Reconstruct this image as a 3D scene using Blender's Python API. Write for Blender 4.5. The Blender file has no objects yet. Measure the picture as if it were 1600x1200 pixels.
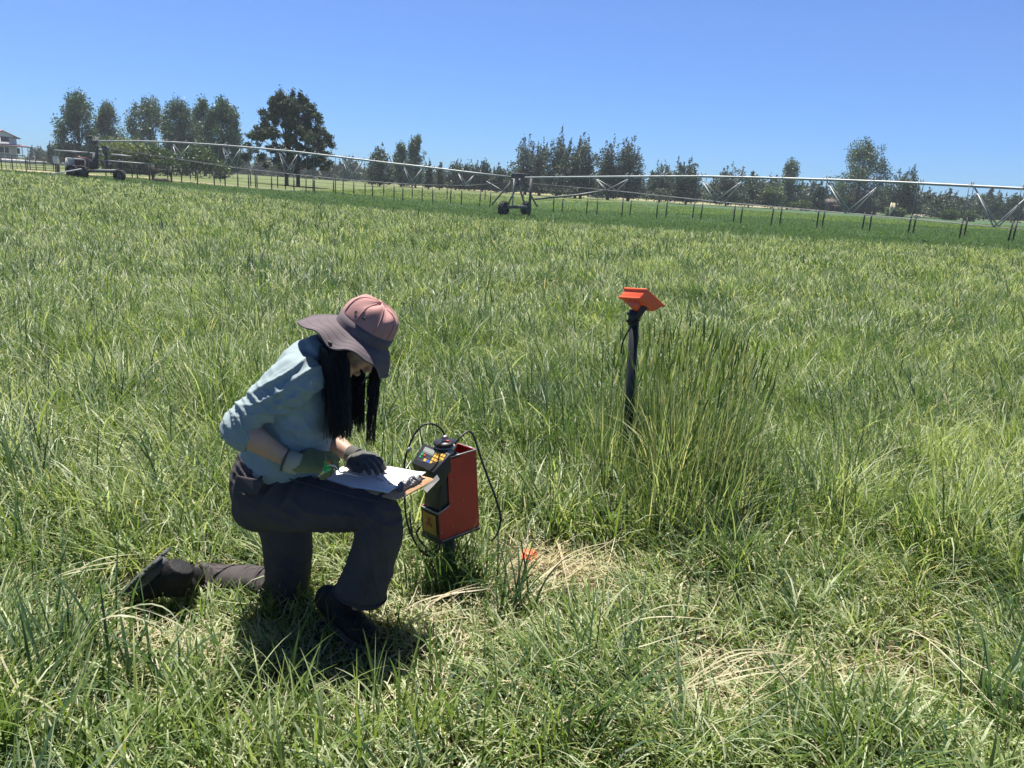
import bpy, bmesh, math, random
import numpy as np
from mathutils import Vector, Matrix
C = bpy.context.scene
COL = C.collection
rng = np.random.default_rng(7)
random.seed(7)
PI = math.pi

# ------------------------------------------------------------------ camera
CAM_H, PITCH, ROLL, FPX = 1.6, math.radians(14.46), math.radians(3.4), 1200.0
_F = np.array([0, math.cos(PITCH), -math.sin(PITCH)])
_R0 = np.array([1.0, 0, 0]); _U0 = np.array([0, math.sin(PITCH), math.cos(PITCH)])
_R = _R0 * math.cos(ROLL) + _U0 * math.sin(ROLL)
_U = _U0 * math.cos(ROLL) - _R0 * math.sin(ROLL)
cam_d = bpy.data.cameras.new('camera'); cam = bpy.data.objects.new('camera', cam_d); COL.objects.link(cam)
cam.matrix_world = Matrix(((_R[0], _U[0], -_F[0], 0), (_R[1], _U[1], -_F[1], 0), (_R[2], _U[2], -_F[2], CAM_H), (0, 0, 0, 1)))
cam_d.sensor_width = 36; cam_d.lens = 36 * FPX / 1600
cam_d.clip_start = 0.05; cam_d.clip_end = 6000
C.camera = cam

# ------------------------------------------------------------------ light
SUN_DIR = np.array([-0.11, 0.29, 1.0]); SUN_DIR = SUN_DIR / np.linalg.norm(SUN_DIR)   # towards the sun
sun_el = math.asin(SUN_DIR[2]); sun_az = math.atan2(SUN_DIR[0], SUN_DIR[1])
w = bpy.data.worlds.new('World'); C.world = w; w.use_nodes = True
nt = w.node_tree; bg = nt.nodes['Background']
sky = nt.nodes.new('ShaderNodeTexSky'); sky.sky_type = 'NISHITA'; sky.sun_disc = False
sky.sun_elevation = sun_el; sky.sun_rotation = sun_az; sky.altitude = 1000
sky.air_density = 1.0; sky.dust_density = 0.35; sky.ozone_density = 2.2
tint = nt.nodes.new('ShaderNodeMix'); tint.data_type = 'RGBA'; tint.blend_type = 'MULTIPLY'; tint.inputs[0].default_value = 1
tint.inputs[7].default_value = (0.368, 0.605, 1.04, 1)      # the phone camera's deep blue rendering of the sky
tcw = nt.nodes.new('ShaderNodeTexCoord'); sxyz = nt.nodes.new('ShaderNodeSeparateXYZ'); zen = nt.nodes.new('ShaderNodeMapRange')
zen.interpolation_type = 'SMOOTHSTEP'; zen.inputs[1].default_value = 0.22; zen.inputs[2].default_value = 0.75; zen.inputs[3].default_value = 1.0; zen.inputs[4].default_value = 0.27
nt.links.new(tcw.outputs['Generated'], sxyz.inputs[0]); nt.links.new(sxyz.outputs['Z'], zen.inputs[0])     # dimming added to the sky above the view, to weaken its fill light
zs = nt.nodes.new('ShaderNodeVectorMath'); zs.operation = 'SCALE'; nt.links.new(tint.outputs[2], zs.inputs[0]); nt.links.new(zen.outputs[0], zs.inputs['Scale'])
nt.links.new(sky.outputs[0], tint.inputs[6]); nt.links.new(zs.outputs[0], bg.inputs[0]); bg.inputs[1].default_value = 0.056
sl = bpy.data.lights.new('sun', 'SUN'); sl.energy = 4.7; sl.angle = math.radians(0.55); sl.color = (1.0, 0.94, 0.84)
so = bpy.data.objects.new('sun', sl); COL.objects.link(so); so.location = (-10, 20, 40)
so.rotation_euler = Vector(SUN_DIR).to_track_quat('Z', 'Y').to_euler()
C.view_settings.view_transform = 'Standard'; C.view_settings.look = 'None'
C.view_settings.exposure = 1.28; C.view_settings.gamma = 1.0
C.cycles.max_bounces = 7; C.cycles.transparent_max_bounces = 4; C.cycles.diffuse_bounces = 3
C.cycles.transmission_bounces = 3; C.cycles.caustics_reflective = False; C.cycles.caustics_refractive = False

# ------------------------------------------------------------------ helpers
def at(px, py, Y):
    """world point on the photo ray of a 1600x1200 pixel at distance Y"""
    d = _F + (px - 800) / FPX * _R - (py - 600) / FPX * _U
    return np.array([0, 0, CAM_H]) + d * (Y / d[1])
def atz(px, py, z):
    d = _F + (px - 800) / FPX * _R - (py - 600) / FPX * _U
    return np.array([0, 0, CAM_H]) + d * ((z - CAM_H) / d[2])
def mpp(Y, z=0.5):
    """metres per photo pixel at distance Y"""
    return (Y * math.cos(PITCH) + (CAM_H - z) * math.sin(PITCH)) / FPX
def nrm(v):
    v = np.asarray(v, float); return v / (np.linalg.norm(v) + 1e-12)
def sstep(a, b, x):
    t = np.clip((np.asarray(x, float) - a) / (b - a), 0, 1); return t * t * (3 - 2 * t)

_nr = np.random.default_rng(3)
_ND = [(_nr.normal(size=2), _nr.uniform(0, 6.28)) for _ in range(48)]
def noise2(x, y, scale, seed=0, octaves=3):
    """smooth pseudo-noise, about -1..1"""
    o = 0; amp = 1; tot = 0
    for k in range(octaves):
        s = 0
        for j in range(6):
            d, ph = _ND[(seed * 5 + k * 7 + j) % 48]
            d = d / np.linalg.norm(d) * (0.7 + 0.6 * ((j * 37 + seed) % 7) / 7)
            s = s + np.sin((x * d[0] + y * d[1]) * 6.28 / scale + ph + j * 1.3 + 1.7 * np.sin((x * d[1] - y * d[0]) * 3.9 / scale + ph * 2))
        o = o + amp * s / 3.0; tot += amp; amp *= 0.55; scale = scale * 0.47
    return o / tot

_BX = np.array([-80, -45, -35, -19, -8, 0, 5.8, 11, 17, 25, 34, 60.])
_BY = np.array([60, 58.5, 57.5, 52, 45, 38.5, 36, 34.5, 35, 38, 45, 60.])
def bound(x): return np.interp(x, _BX, _BY)         # far edge of the tall near grass
def ground_z(x, y):
    x = np.asarray(x, float); y = np.asarray(y, float)
    a = np.interp(x, [-60, -34, -25, -12, 0, 9, 17, 26, 40], [0.35, 0.32, 0.12, -0.25, -0.45, -0.3, -0.05, 0.05, 0.1])
    s = sstep(30, 52, y) * (1 - sstep(75, 125, y))
    return a * s + 0.012 * noise2(x, y, 1.7, 1, 2) * (1 - sstep(12, 30, y)) + 0.05 * noise2(x, y, 14, 4, 2) * sstep(6, 20, y)
def gz1(x, y): return float(ground_z(np.array([x]), np.array([y]))[0])

# ------------------------------------------------------------------ materials
def lin(c): return tuple(((v / 255) / 12.92 if v / 255 <= 0.04045 else ((v / 255 + 0.055) / 1.055) ** 2.4) for v in c)
def mat(name, col, rough=0.7, metal=0.0, spec=0.5, noise=0.0, nscale=8.0, bump=0.0, bscale=60.0, col2=None, sheen=0.0, detail=6):
    m = bpy.data.materials.new(name); m.use_nodes = True
    n = m.node_tree; b = n.nodes['Principled BSDF']
    b.inputs['Base Color'].default_value = (*col, 1); b.inputs['Roughness'].default_value = rough
    b.inputs['Metallic'].default_value = metal; b.inputs['Specular IOR Level'].default_value = spec
    if sheen: b.inputs['Sheen Weight'].default_value = sheen
    tc = n.nodes.new('ShaderNodeTexCoord')
    if noise or col2:
        t = n.nodes.new('ShaderNodeTexNoise'); t.inputs['Scale'].default_value = nscale; t.inputs['Detail'].default_value = detail
        t.inputs['Roughness'].default_value = 0.65
        n.links.new(tc.outputs['Object'], t.inputs['Vector'])
        r = n.nodes.new('ShaderNodeValToRGB')
        c2 = col2 if col2 else tuple(max(0, c * (1 - noise)) for c in col)
        c1 = col if col2 else tuple(min(1, c * (1 + noise)) for c in col)
        r.color_ramp.elements[0].position = 0.35; r.color_ramp.elements[1].position = 0.65
        r.color_ramp.elements[0].color = (*c2, 1); r.color_ramp.elements[1].color = (*c1, 1)
        n.links.new(t.outputs['Fac'], r.inputs['Fac']); n.links.new(r.outputs['Color'], b.inputs['Base Color'])
    if bump:
        t2 = n.nodes.new('ShaderNodeTexNoise'); t2.inputs['Scale'].default_value = bscale; t2.inputs['Detail'].default_value = 5
        bp = n.nodes.new('ShaderNodeBump'); bp.inputs['Strength'].default_value = bump; bp.inputs['Distance'].default_value = 0.01
        n.links.new(tc.outputs['Object'], t2.inputs['Vector']); n.links.new(t2.outputs['Fac'], bp.inputs['Height'])
        n.links.new(bp.outputs['Normal'], b.inputs['Normal'])
    return m

def leafy(name, stops, trans=0.35, rough=0.45, spec=0.5, nscale=None):
    """foliage: colour from the per-blade 'tint' attribute, some light passes through"""
    m = bpy.data.materials.new(name); m.use_nodes = True
    n = m.node_tree; b = n.nodes['Principled BSDF']; out = n.nodes['Material Output']
    a = n.nodes.new('ShaderNodeAttribute'); a.attribute_name = 'tint'
    r = n.nodes.new('ShaderNodeValToRGB')
    while len(r.color_ramp.elements) < len(stops): r.color_ramp.elements.new(0.5)
    for e, (p, c) in zip(r.color_ramp.elements, stops): e.position = p; e.color = (*c, 1)
    n.links.new(a.outputs['Fac'], r.inputs['Fac']); n.links.new(r.outputs['Color'], b.inputs['Base Color'])
    b.inputs['Roughness'].default_value = rough; b.inputs['Specular IOR Level'].default_value = spec
    tr = n.nodes.new('ShaderNodeBsdfTranslucent')
    mx = n.nodes.new('ShaderNodeMix'); mx.data_type = 'RGBA'; mx.blend_type = 'MULTIPLY'; mx.inputs[0].default_value = 1
    mx.inputs[7].default_value = (1.25, 1.3, 0.62, 1)
    n.links.new(r.outputs['Color'], mx.inputs[6]); n.links.new(mx.outputs[2], tr.inputs['Color'])
    ms = n.nodes.new('ShaderNodeMixShader'); ms.inputs[0].default_value = trans
    n.links.new(b.outputs[0], ms.inputs[1]); n.links.new(tr.outputs[0], ms.inputs[2]); n.links.new(ms.outputs[0], out.inputs[0])
    return m

# ------------------------------------------------------------------ mesh building
def fast_mesh(name, V, Q, tint=None, smooth=True, T=None):
    """V (n,3), Q (m,4) quads, T (k,3) tris -> mesh datablock"""
    me = bpy.data.meshes.new(name)
    V = np.asarray(V, np.float32); me.vertices.add(len(V)); me.vertices.foreach_set('co', V.ravel())
    Q = np.asarray(Q, np.int32).reshape(-1, 4); T = np.zeros((0, 3), np.int32) if T is None else np.asarray(T, np.int32).reshape(-1, 3)
    li = np.concatenate([Q.ravel(), T.ravel()]).astype(np.int32)
    me.loops.add(len(li)); me.loops.foreach_set('vertex_index', li)
    st = np.concatenate([np.arange(len(Q)) * 4, len(Q) * 4 + np.arange(len(T)) * 3]).astype(np.int32)
    me.polygons.add(len(st)); me.polygons.foreach_set('loop_start', st)
    me.update(calc_edges=True)
    if smooth: me.polygons.foreach_set('use_smooth', np.ones(len(st), bool))
    if tint is not None:
        at_ = me.attributes.new('tint', 'FLOAT', 'POINT'); at_.data.foreach_set('value', np.asarray(tint, np.float32))
    return me

def props(o, label=None, cat=None, group=None, kind=None):
    if label: o['label'] = label
    if cat: o['category'] = cat
    if group: o['group'] = group
    if kind: o['kind'] = kind
    return o
ORG = {}
def link(name, me, mt=None, parent=None, **kw):
    o = bpy.data.objects.new(name, me); COL.objects.link(o)
    if mt is not None:
        if not me.materials: me.materials.append(mt)
    if parent is not None: o.parent = parent
    props(o, **kw); return o
def thing(name, loc, label, cat, group=None):
    o = bpy.data.objects.new(name, None); COL.objects.link(o); o.location = tuple(loc)
    o.empty_display_size = 0.2; ORG[o.name] = np.array(loc, float)
    return props(o, label, cat, group)
def frame(z, up=(0, 0, 1)):
    """rotation matrix with local z along z"""
    z = nrm(z); x = np.cross(up, z)
    if np.linalg.norm(x) < 1e-4: x = np.cross((0, 1, 0), z)
    x = nrm(x); return np.stack([x, np.cross(z, x), z], 1)

class MB:
    def __init__(s): s.V = []; s.Q = []; s.T = []; s.n = 0
    def add(s, V, Q=(), T=()):
        V = np.asarray(V, float)
        if len(Q): s.Q.append(np.asarray(Q, int) + s.n)
        if len(T): s.T.append(np.asarray(T, int) + s.n)
        s.V.append(V); s.n += len(V); return s
    def box(s, c, size, M=None):
        h = np.asarray(size, float) / 2
        P = np.array([(x, y, z) for x in (-1, 1) for y in (-1, 1) for z in (-1, 1)]) * h
        if M is not None: P = P @ np.asarray(M).T
        return s.add(P + np.asarray(c), [(0, 1, 3, 2), (4, 6, 7, 5), (0, 4, 5, 1), (2, 3, 7, 6), (0, 2, 6, 4), (1, 5, 7, 3)])
    def hexa(s, P):
        """8 points: bottom ring 0-3, top ring 4-7"""
        return s.add(P, [(3, 2, 1, 0), (4, 5, 6, 7), (0, 1, 5, 4), (1, 2, 6, 5), (2, 3, 7, 6), (3, 0, 4, 7)])
    def bar(s, a, b, w, h=None, up=(0, 0, 1)):
        a = np.asarray(a, float); b = np.asarray(b, float); h = h or w
        return s.box((a + b) / 2, (w, h, np.linalg.norm(b - a)), frame(b - a, up))
    def rings(s, R, cap=True):
        R = np.asarray(R, float); k, n = R.shape[:2]
        i = np.arange(k - 1)[:, None]; j = np.arange(n)[None]
        a = i * n + j; b = i * n + (j + 1) % n
        Q = np.stack([a, b, b + n, a + n], -1).reshape(-1, 4)
        V = R.reshape(-1, 3); T = []
        if cap:
            V = np.concatenate([V, [R[0].mean(0)], [R[-1].mean(0)]])
            c0, c1 = k * n, k * n + 1
            T = [(c0, (q + 1) % n, q) for q in range(n)] + [(c1, (k - 1) * n + q, (k - 1) * n + (q + 1) % n) for q in range(n)]
        return s.add(V, Q, T)
    def tube(s, P, r, n=8, cap=True):
        P = np.asarray(P, float); k = len(P); r = np.broadcast_to(np.asarray(r, float), (k,))
        T = np.gradient(P, axis=0); u = None; R = []
        for i in range(k):
            t = nrm(T[i])
            if u is None: u = frame(t)[:, 0]
            u = nrm(u - t * (u @ t)); v = np.cross(t, u)
            a = np.arange(n) / n * 2 * PI
            R.append(P[i] + r[i] * (np.cos(a)[:, None] * u + np.sin(a)[:, None] * v))
        return s.rings(R, cap)
    def cyl(s, a, b, r, n=16): return s.tube([a, b], r, n)
    def loft(s, secs, n=20, ref=(0, 1, 0), round_ends=True):
        """secs: (centre, radius across, radius along ref). Rings square to the path."""
        P = np.array([q[0] for q in secs], float); ra = np.array([q[1] for q in secs], float); rb = np.array([q[2] for q in secs], float)
        # resample smoothly
        k = len(P); d = np.r_[0, np.cumsum(np.linalg.norm(np.diff(P, axis=0), axis=1))]
        m = max(8, int(d[-1] / 0.012)); t = np.linspace(0, d[-1], m)
        def cs(y):
            g = np.gradient(y, d, axis=0) if k > 2 else np.repeat((y[1:] - y[:-1]) / (d[1] - d[0]), 2, 0)
            i = np.clip(np.searchsorted(d, t, 'right') - 1, 0, k - 2); h = (d[i + 1] - d[i]); q = (t - d[i]) / h
            sh = (-1,) + (1,) * (y.ndim - 1); q = q.reshape(sh); h = h.reshape(sh)
            return (2 * q**3 - 3 * q**2 + 1) * y[i] + (q**3 - 2 * q**2 + q) * h * g[i] + (-2 * q**3 + 3 * q**2) * y[i + 1] + (q**3 - q**2) * h * g[i + 1]
        P, ra, rb = cs(P), cs(ra), cs(rb)
        T = np.gradient(P, axis=0); R = []; ang = np.arange(n) / n * 2 * PI
        for i in range(m):
            tt = nrm(T[i]); b = np.asarray(ref, float); b = nrm(b - tt * (b @ tt)); a = np.cross(tt, b)
            R.append(P[i] + ra[i] * np.cos(ang)[:, None] * a + rb[i] * np.sin(ang)[:, None] * b)
        if round_ends:
            def dome(i, sgn):
                o = []
                for q in (0.35, 0.65, 0.87, 0.97):
                    sc = math.sqrt(1 - q * q); h = min(ra[i], rb[i]) * q * 0.9 * sgn
                    o.append(P[i] + nrm(T[i]) * h + (R[i] - P[i]) * sc)
                return o
            R = dome(0, -1)[::-1] + R + dome(m - 1, 1)
        return s.rings(R)
    def ball(s, c, r, n=16, M=None):
        r = np.broadcast_to(np.asarray(r, float), (3,)); R = []
        for i in range(1, n // 2 + 1):
            th = PI * i / (n // 2 + 1); a = np.arange(n) / n * 2 * PI
            q = np.stack([np.sin(th) * np.cos(a), np.sin(th) * np.sin(a), np.full(n, math.cos(th))], 1) * r
            if M is not None: q = q @ np.asarray(M).T
            R.append(q + np.asarray(c))
        return s.rings(R[::-1])
    def data(s, name='m', off=(0, 0, 0), smooth=False, tint=None):
        V = np.concatenate(s.V) - np.asarray(off)
        Q = np.concatenate(s.Q) if s.Q else np.zeros((0, 4), int); T = np.concatenate(s.T) if s.T else None
        return fast_mesh(name, V, Q, tint, smooth, T)
    def build(s, name, mt, parent=None, smooth=False, bevel=0, org=None, **kw):
        off = np.zeros(3); p = parent
        while p is not None: off = off + np.array(p.location); p = p.parent
        o = link(name, s.data(name, off, smooth), mt, parent, **kw)
        if bevel:
            md = o.modifiers.new('bevel', 'BEVEL'); md.width = bevel; md.segments = 2; md.limit_method = 'ANGLE'
        return o
def remeshed(mb, name, mt, parent, voxel=0.006, smooth=6, disp=None, **kw):
    """union of everything in mb as one smooth continuous skin"""
    off = np.zeros(3); p = parent
    while p is not None: off = off + np.array(p.location); p = p.parent
    tmp = bpy.data.objects.new('tmp', mb.data('tmp')); COL.objects.link(tmp)
    r = tmp.modifiers.new('r', 'REMESH'); r.mode = 'VOXEL'; r.voxel_size = voxel; r.adaptivity = 0
    sm = tmp.modifiers.new('s', 'SMOOTH'); sm.factor = 0.5; sm.iterations = smooth
    me = bpy.data.meshes.new_from_object(tmp.evaluated_get(bpy.context.evaluated_depsgraph_get()))
    bpy.data.objects.remove(tmp)
    n = len(me.vertices); co = np.empty(n * 3, np.float32); me.vertices.foreach_get('co', co); co = co.reshape(-1, 3).astype(float)
    if disp is not None:
        no = np.empty(n * 3, np.float32); me.vertices.foreach_get('normal', no); no = no.reshape(-1, 3)
        co = co + no * disp(co, no)[:, None]
    co -= off
    me.vertices.foreach_set('co', co.astype(np.float32).ravel()); me.materials.clear(); me.name = name
    me.polygons.foreach_set('use_smooth', np.ones(len(me.polygons), bool)); me.update()
    return link(name, me, mt, parent, **kw)

# ================================================================== GROUND
def build_ground():
    ys = np.concatenate([np.linspace(-6, 1, 12), np.linspace(1.2, 12, 110), np.linspace(12.5, 130, 130), np.geomspace(134, 3500, 46)])
    u = np.concatenate([-np.geomspace(1, 0.004, 70), np.geomspace(0.004, 1, 70)])
    Y, Uu = np.meshgrid(ys, u, indexing='ij')
    X = Uu * (14 + np.maximum(Y, 0) * 1.6)
    Z = ground_z(X, Y)
    near = sstep(bound(X) + 1, bound(X) - 1, Y)
    # what grows or lies where: 0 near thatch, 1 mown dark crop, 2 pale pasture, 3 sand / dirt
    soil = np.array([0.062, 0.06, 0.026]); dark = np.array([0.055, 0.098, 0.050]); pale = np.array([0.112, 0.140, 0.058]); sand = np.array([0.36, 0.29, 0.20])
    k = lambda a: a[..., None]
    edge = np.interp(X, [-60, -40, -20, 0, 20, 45, 90], [66, 68, 72, 92, 140, 180, 200]) + 2.5 * noise2(X, Y, 23, 5)
    p = sstep(-4, 6, Y - edge)
    c = dark * (1 - k(p)) + pale * k(p)
    road = sstep(186, 192, Y + 1.5 * noise2(X, Y, 17, 2)) * (1 - sstep(212, 220, Y)) * sstep(-42, -25, X + 6 * noise2(X, Y, 11, 1)) * (1 - sstep(60, 75, X))
    yard = np.exp(-(((X + 44) / 16) ** 2 + ((Y - 73.5 + 0.05 * (X + 44)) / 3.6) ** 2) * 1.2) * 1.5 + np.exp(-(((X + 29) / 7) ** 2 + ((Y - 65) / 1.8) ** 2)) * 0.9
    sa = np.clip(np.maximum(road, np.clip(yard, 0, 1)) * (0.85 + 0.3 * noise2(X, Y, 3, 6)), 0, 1)
    c = c * (1 - k(sa)) + sand * k(sa)
    far = sstep(260, 420, Y); c = c * (1 - k(far)) + np.array([0.06, 0.075, 0.04]) * k(far)
    # worn ground with straw near the instrument and the post
    worn = np.exp(-(((X - 0.30) / 0.40) ** 2 + ((Y - 3.06) / 0.24) ** 2)) + 0.5 * np.exp(-(((X - 1.15) / 0.6) ** 2 + ((Y - 2.3) / 0.3) ** 2))
    cn = soil * (1 - k(np.clip(worn, 0, 1))) + np.array([0.20, 0.14, 0.10]) * k(np.clip(worn, 0, 1))
    c = c * (1 - k(near)) + cn * k(near)
    ny, nx = Y.shape; V = np.stack([X, Y, Z], -1).reshape(-1, 3)
    i = np.arange(ny - 1)[:, None] * nx + np.arange(nx - 1)[None]
    Q = np.stack([i, i + 1, i + nx + 1, i + nx], -1).reshape(-1, 4)
    me = fast_mesh('ground', V, Q)
    ca = me.attributes.new('Col', 'FLOAT_COLOR', 'POINT')
    ca.data.foreach_set('color', np.concatenate([c, np.ones((ny, nx, 1))], -1).astype(np.float32).ravel())
    m = bpy.data.materials.new('ground_soil_and_pasture'); m.use_nodes = True; n = m.node_tree; b = n.nodes['Principled BSDF']
    a = n.nodes.new('ShaderNodeAttribute'); a.attribute_name = 'Col'
    tc = n.nodes.new('ShaderNodeTexCoord'); L = n.links.new
    def nz(sc, det, lo, hi):
        t = n.nodes.new('ShaderNodeTexNoise'); t.inputs['Scale'].default_value = sc; t.inputs['Detail'].default_value = det; t.inputs['Roughness'].default_value = .7
        r = n.nodes.new('ShaderNodeMapRange'); r.inputs[1].default_value = .3; r.inputs[2].default_value = .7; r.inputs[3].default_value = lo; r.inputs[4].default_value = hi
        L(tc.outputs['Object'], t.inputs['Vector']); L(t.outputs['Fac'], r.inputs[0]); return r, t
    r1, _ = nz(0.35, 8, 0.72, 1.28); r2, t2 = nz(6, 8, 0.7, 1.3); r3, t3 = nz(70, 4, .6, 1.4)
    m1 = n.nodes.new('ShaderNodeMath'); m1.operation = 'MULTIPLY'; L(r1.outputs[0], m1.inputs[0]); L(r2.outputs[0], m1.inputs[1])
    m2 = n.nodes.new('ShaderNodeMath'); m2.operation = 'MULTIPLY'; L(m1.outputs[0], m2.inputs[0]); L(r3.outputs[0], m2.inputs[1])
    vm = n.nodes.new('ShaderNodeVectorMath'); vm.operation = 'SCALE'; L(a.outputs['Color'], vm.inputs[0]); L(m2.outputs[0], vm.inputs['Scale'])
    L(vm.outputs[0], b.inputs['Base Color']); b.inputs['Roughness'].default_value = .9; b.inputs['Specular IOR Level'].default_value = .1
    bp = n.nodes.new('ShaderNodeBump'); bp.inputs['Strength'].default_value = .8; bp.inputs['Distance'].default_value = .03
    L(t3.outputs['Fac'], bp.inputs['Height']); L(bp.outputs['Normal'], b.inputs['Normal'])
    link('ground', me, m, kind='structure')
build_ground()

# ================================================================== GRASS
def blades(base, L, W, az, th0, curl, nseg, twist, tint, tipw=0.06):
    n = len(base); t = np.linspace(0, 1, nseg + 1)
    mid = (t[1:] + t[:-1]) / 2
    th = th0[:, None] + curl[:, None] * mid[None] ** 1.25
    dx = np.sin(th) * (L / nseg)[:, None]; dz = np.cos(th) * (L / nseg)[:, None]
    px = np.concatenate([np.zeros((n, 1)), np.cumsum(dx, 1)], 1); pz = np.concatenate([np.zeros((n, 1)), np.cumsum(dz, 1)], 1)
    P = np.stack([base[:, 0, None] + px * np.cos(az)[:, None], base[:, 1, None] + px * np.sin(az)[:, None], base[:, 2, None] + np.maximum(pz, 0.004)], -1)
    sa = az[:, None] + PI / 2 + twist[:, None] * (0.4 + t[None])
    wt = (0.75 + 0.5 * np.sqrt(np.maximum(t, 0))) * (1 - t ** 2.2) + tipw
    S = np.stack([np.cos(sa), np.sin(sa), np.zeros_like(sa)], -1) * (W[:, None] * wt[None] / 2)[..., None]
    V = np.stack([P - S, P + S], 2).reshape(-1, 3)
    b = (np.arange(n) * (nseg + 1) * 2)[:, None] + (np.arange(nseg) * 2)[None]
    Q = np.stack([b, b + 1, b + 3, b + 2], -1).reshape(-1, 4)
    tn = np.repeat(tint, (nseg + 1) * 2)
    return V, Q, tn
class Field:
    def __init__(s): s.V = []; s.Q = []; s.t = []; s.n = 0
    def add(s, *a, **k):
        V, Q, t = blades(*a, **k); s.V.append(V); s.Q.append(Q + s.n); s.t.append(t); s.n += len(V)
    def build(s, name, mt, **kw):
        return link(name, fast_mesh(name, np.concatenate(s.V), np.concatenate(s.Q), np.concatenate(s.t)), mt, **kw)

def gauss(x, y, cx, cy, rx, ry, p=2): return np.exp(-(np.abs((x - cx) / rx) ** p + np.abs((y - cy) / ry) ** p))
def trample(x, y):
    """1 = untouched, lower = pressed down"""
    h = 1 - 0.62 * gauss(x, y, -0.80, 2.52, 0.95, 0.26, 4)
    h *= 1 - 0.55 * gauss(x, y, -0.45, 2.15, 0.42, 0.30, 4)
    h *= 1 - 0.50 * gauss(x, y, 0.00, 2.85, 0.50, 0.30, 4)
    h *= 1 - 0.60 * gauss(x, y, 0.36, 3.05, 0.36, 0.22, 4)
    h *= 1 - 0.45 * gauss(x, y, 1.00, 2.35, 0.45, 0.25, 2)
    h *= 1 - 0.35 * gauss(x, y, -0.55, 1.75, 1.1, 0.30, 4)
    h *= 1 - 0.30 * gauss(x, y, -1.15, 2.30, 0.4, 0.22, 2)
    h *= 1 - 0.26 * sstep(-.3, .3, x) * (1 - sstep(2.7, 3.4, y))
    h *= 1 - 0.15 * (1 - sstep(2.7, 3.3, y))
    return h
def wornness(x, y):
    return np.clip(gauss(x, y, 0.27, 3.06, 0.32, 0.15) + 0.40 * gauss(x, y, 1.05, 2.32, 0.42, 0.18) + 0.5 * gauss(x, y, -1.05, 2.3, 0.25, 0.15)
                   + 0.45 * gauss(x, y, -0.22, 2.55, 0.2, 0.3) + np.clip(-.02 + .22 * noise2(x, y, .6, 3, 2), 0, 1) * (1 - sstep(3.0, 3.8, y)) + 0.25 * gauss(x, y, 1.7, 3.0, .3, .3), 0, 1)

GREEN = [(0.0, (0.060, 0.110, 0.058)), (0.25, (0.070, 0.130, 0.056)), (0.45, (0.116, 0.185, 0.044)), (0.62, (0.215, 0.285, 0.075)),
         (0.78, (0.44, 0.50, 0.34)), (0.88, (0.50, 0.47, 0.31)), (1.0, (0.58, 0.50, 0.38))]
m_grass = leafy('grass_blades', GREEN, 0.42, 0.46, 0.38)

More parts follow.
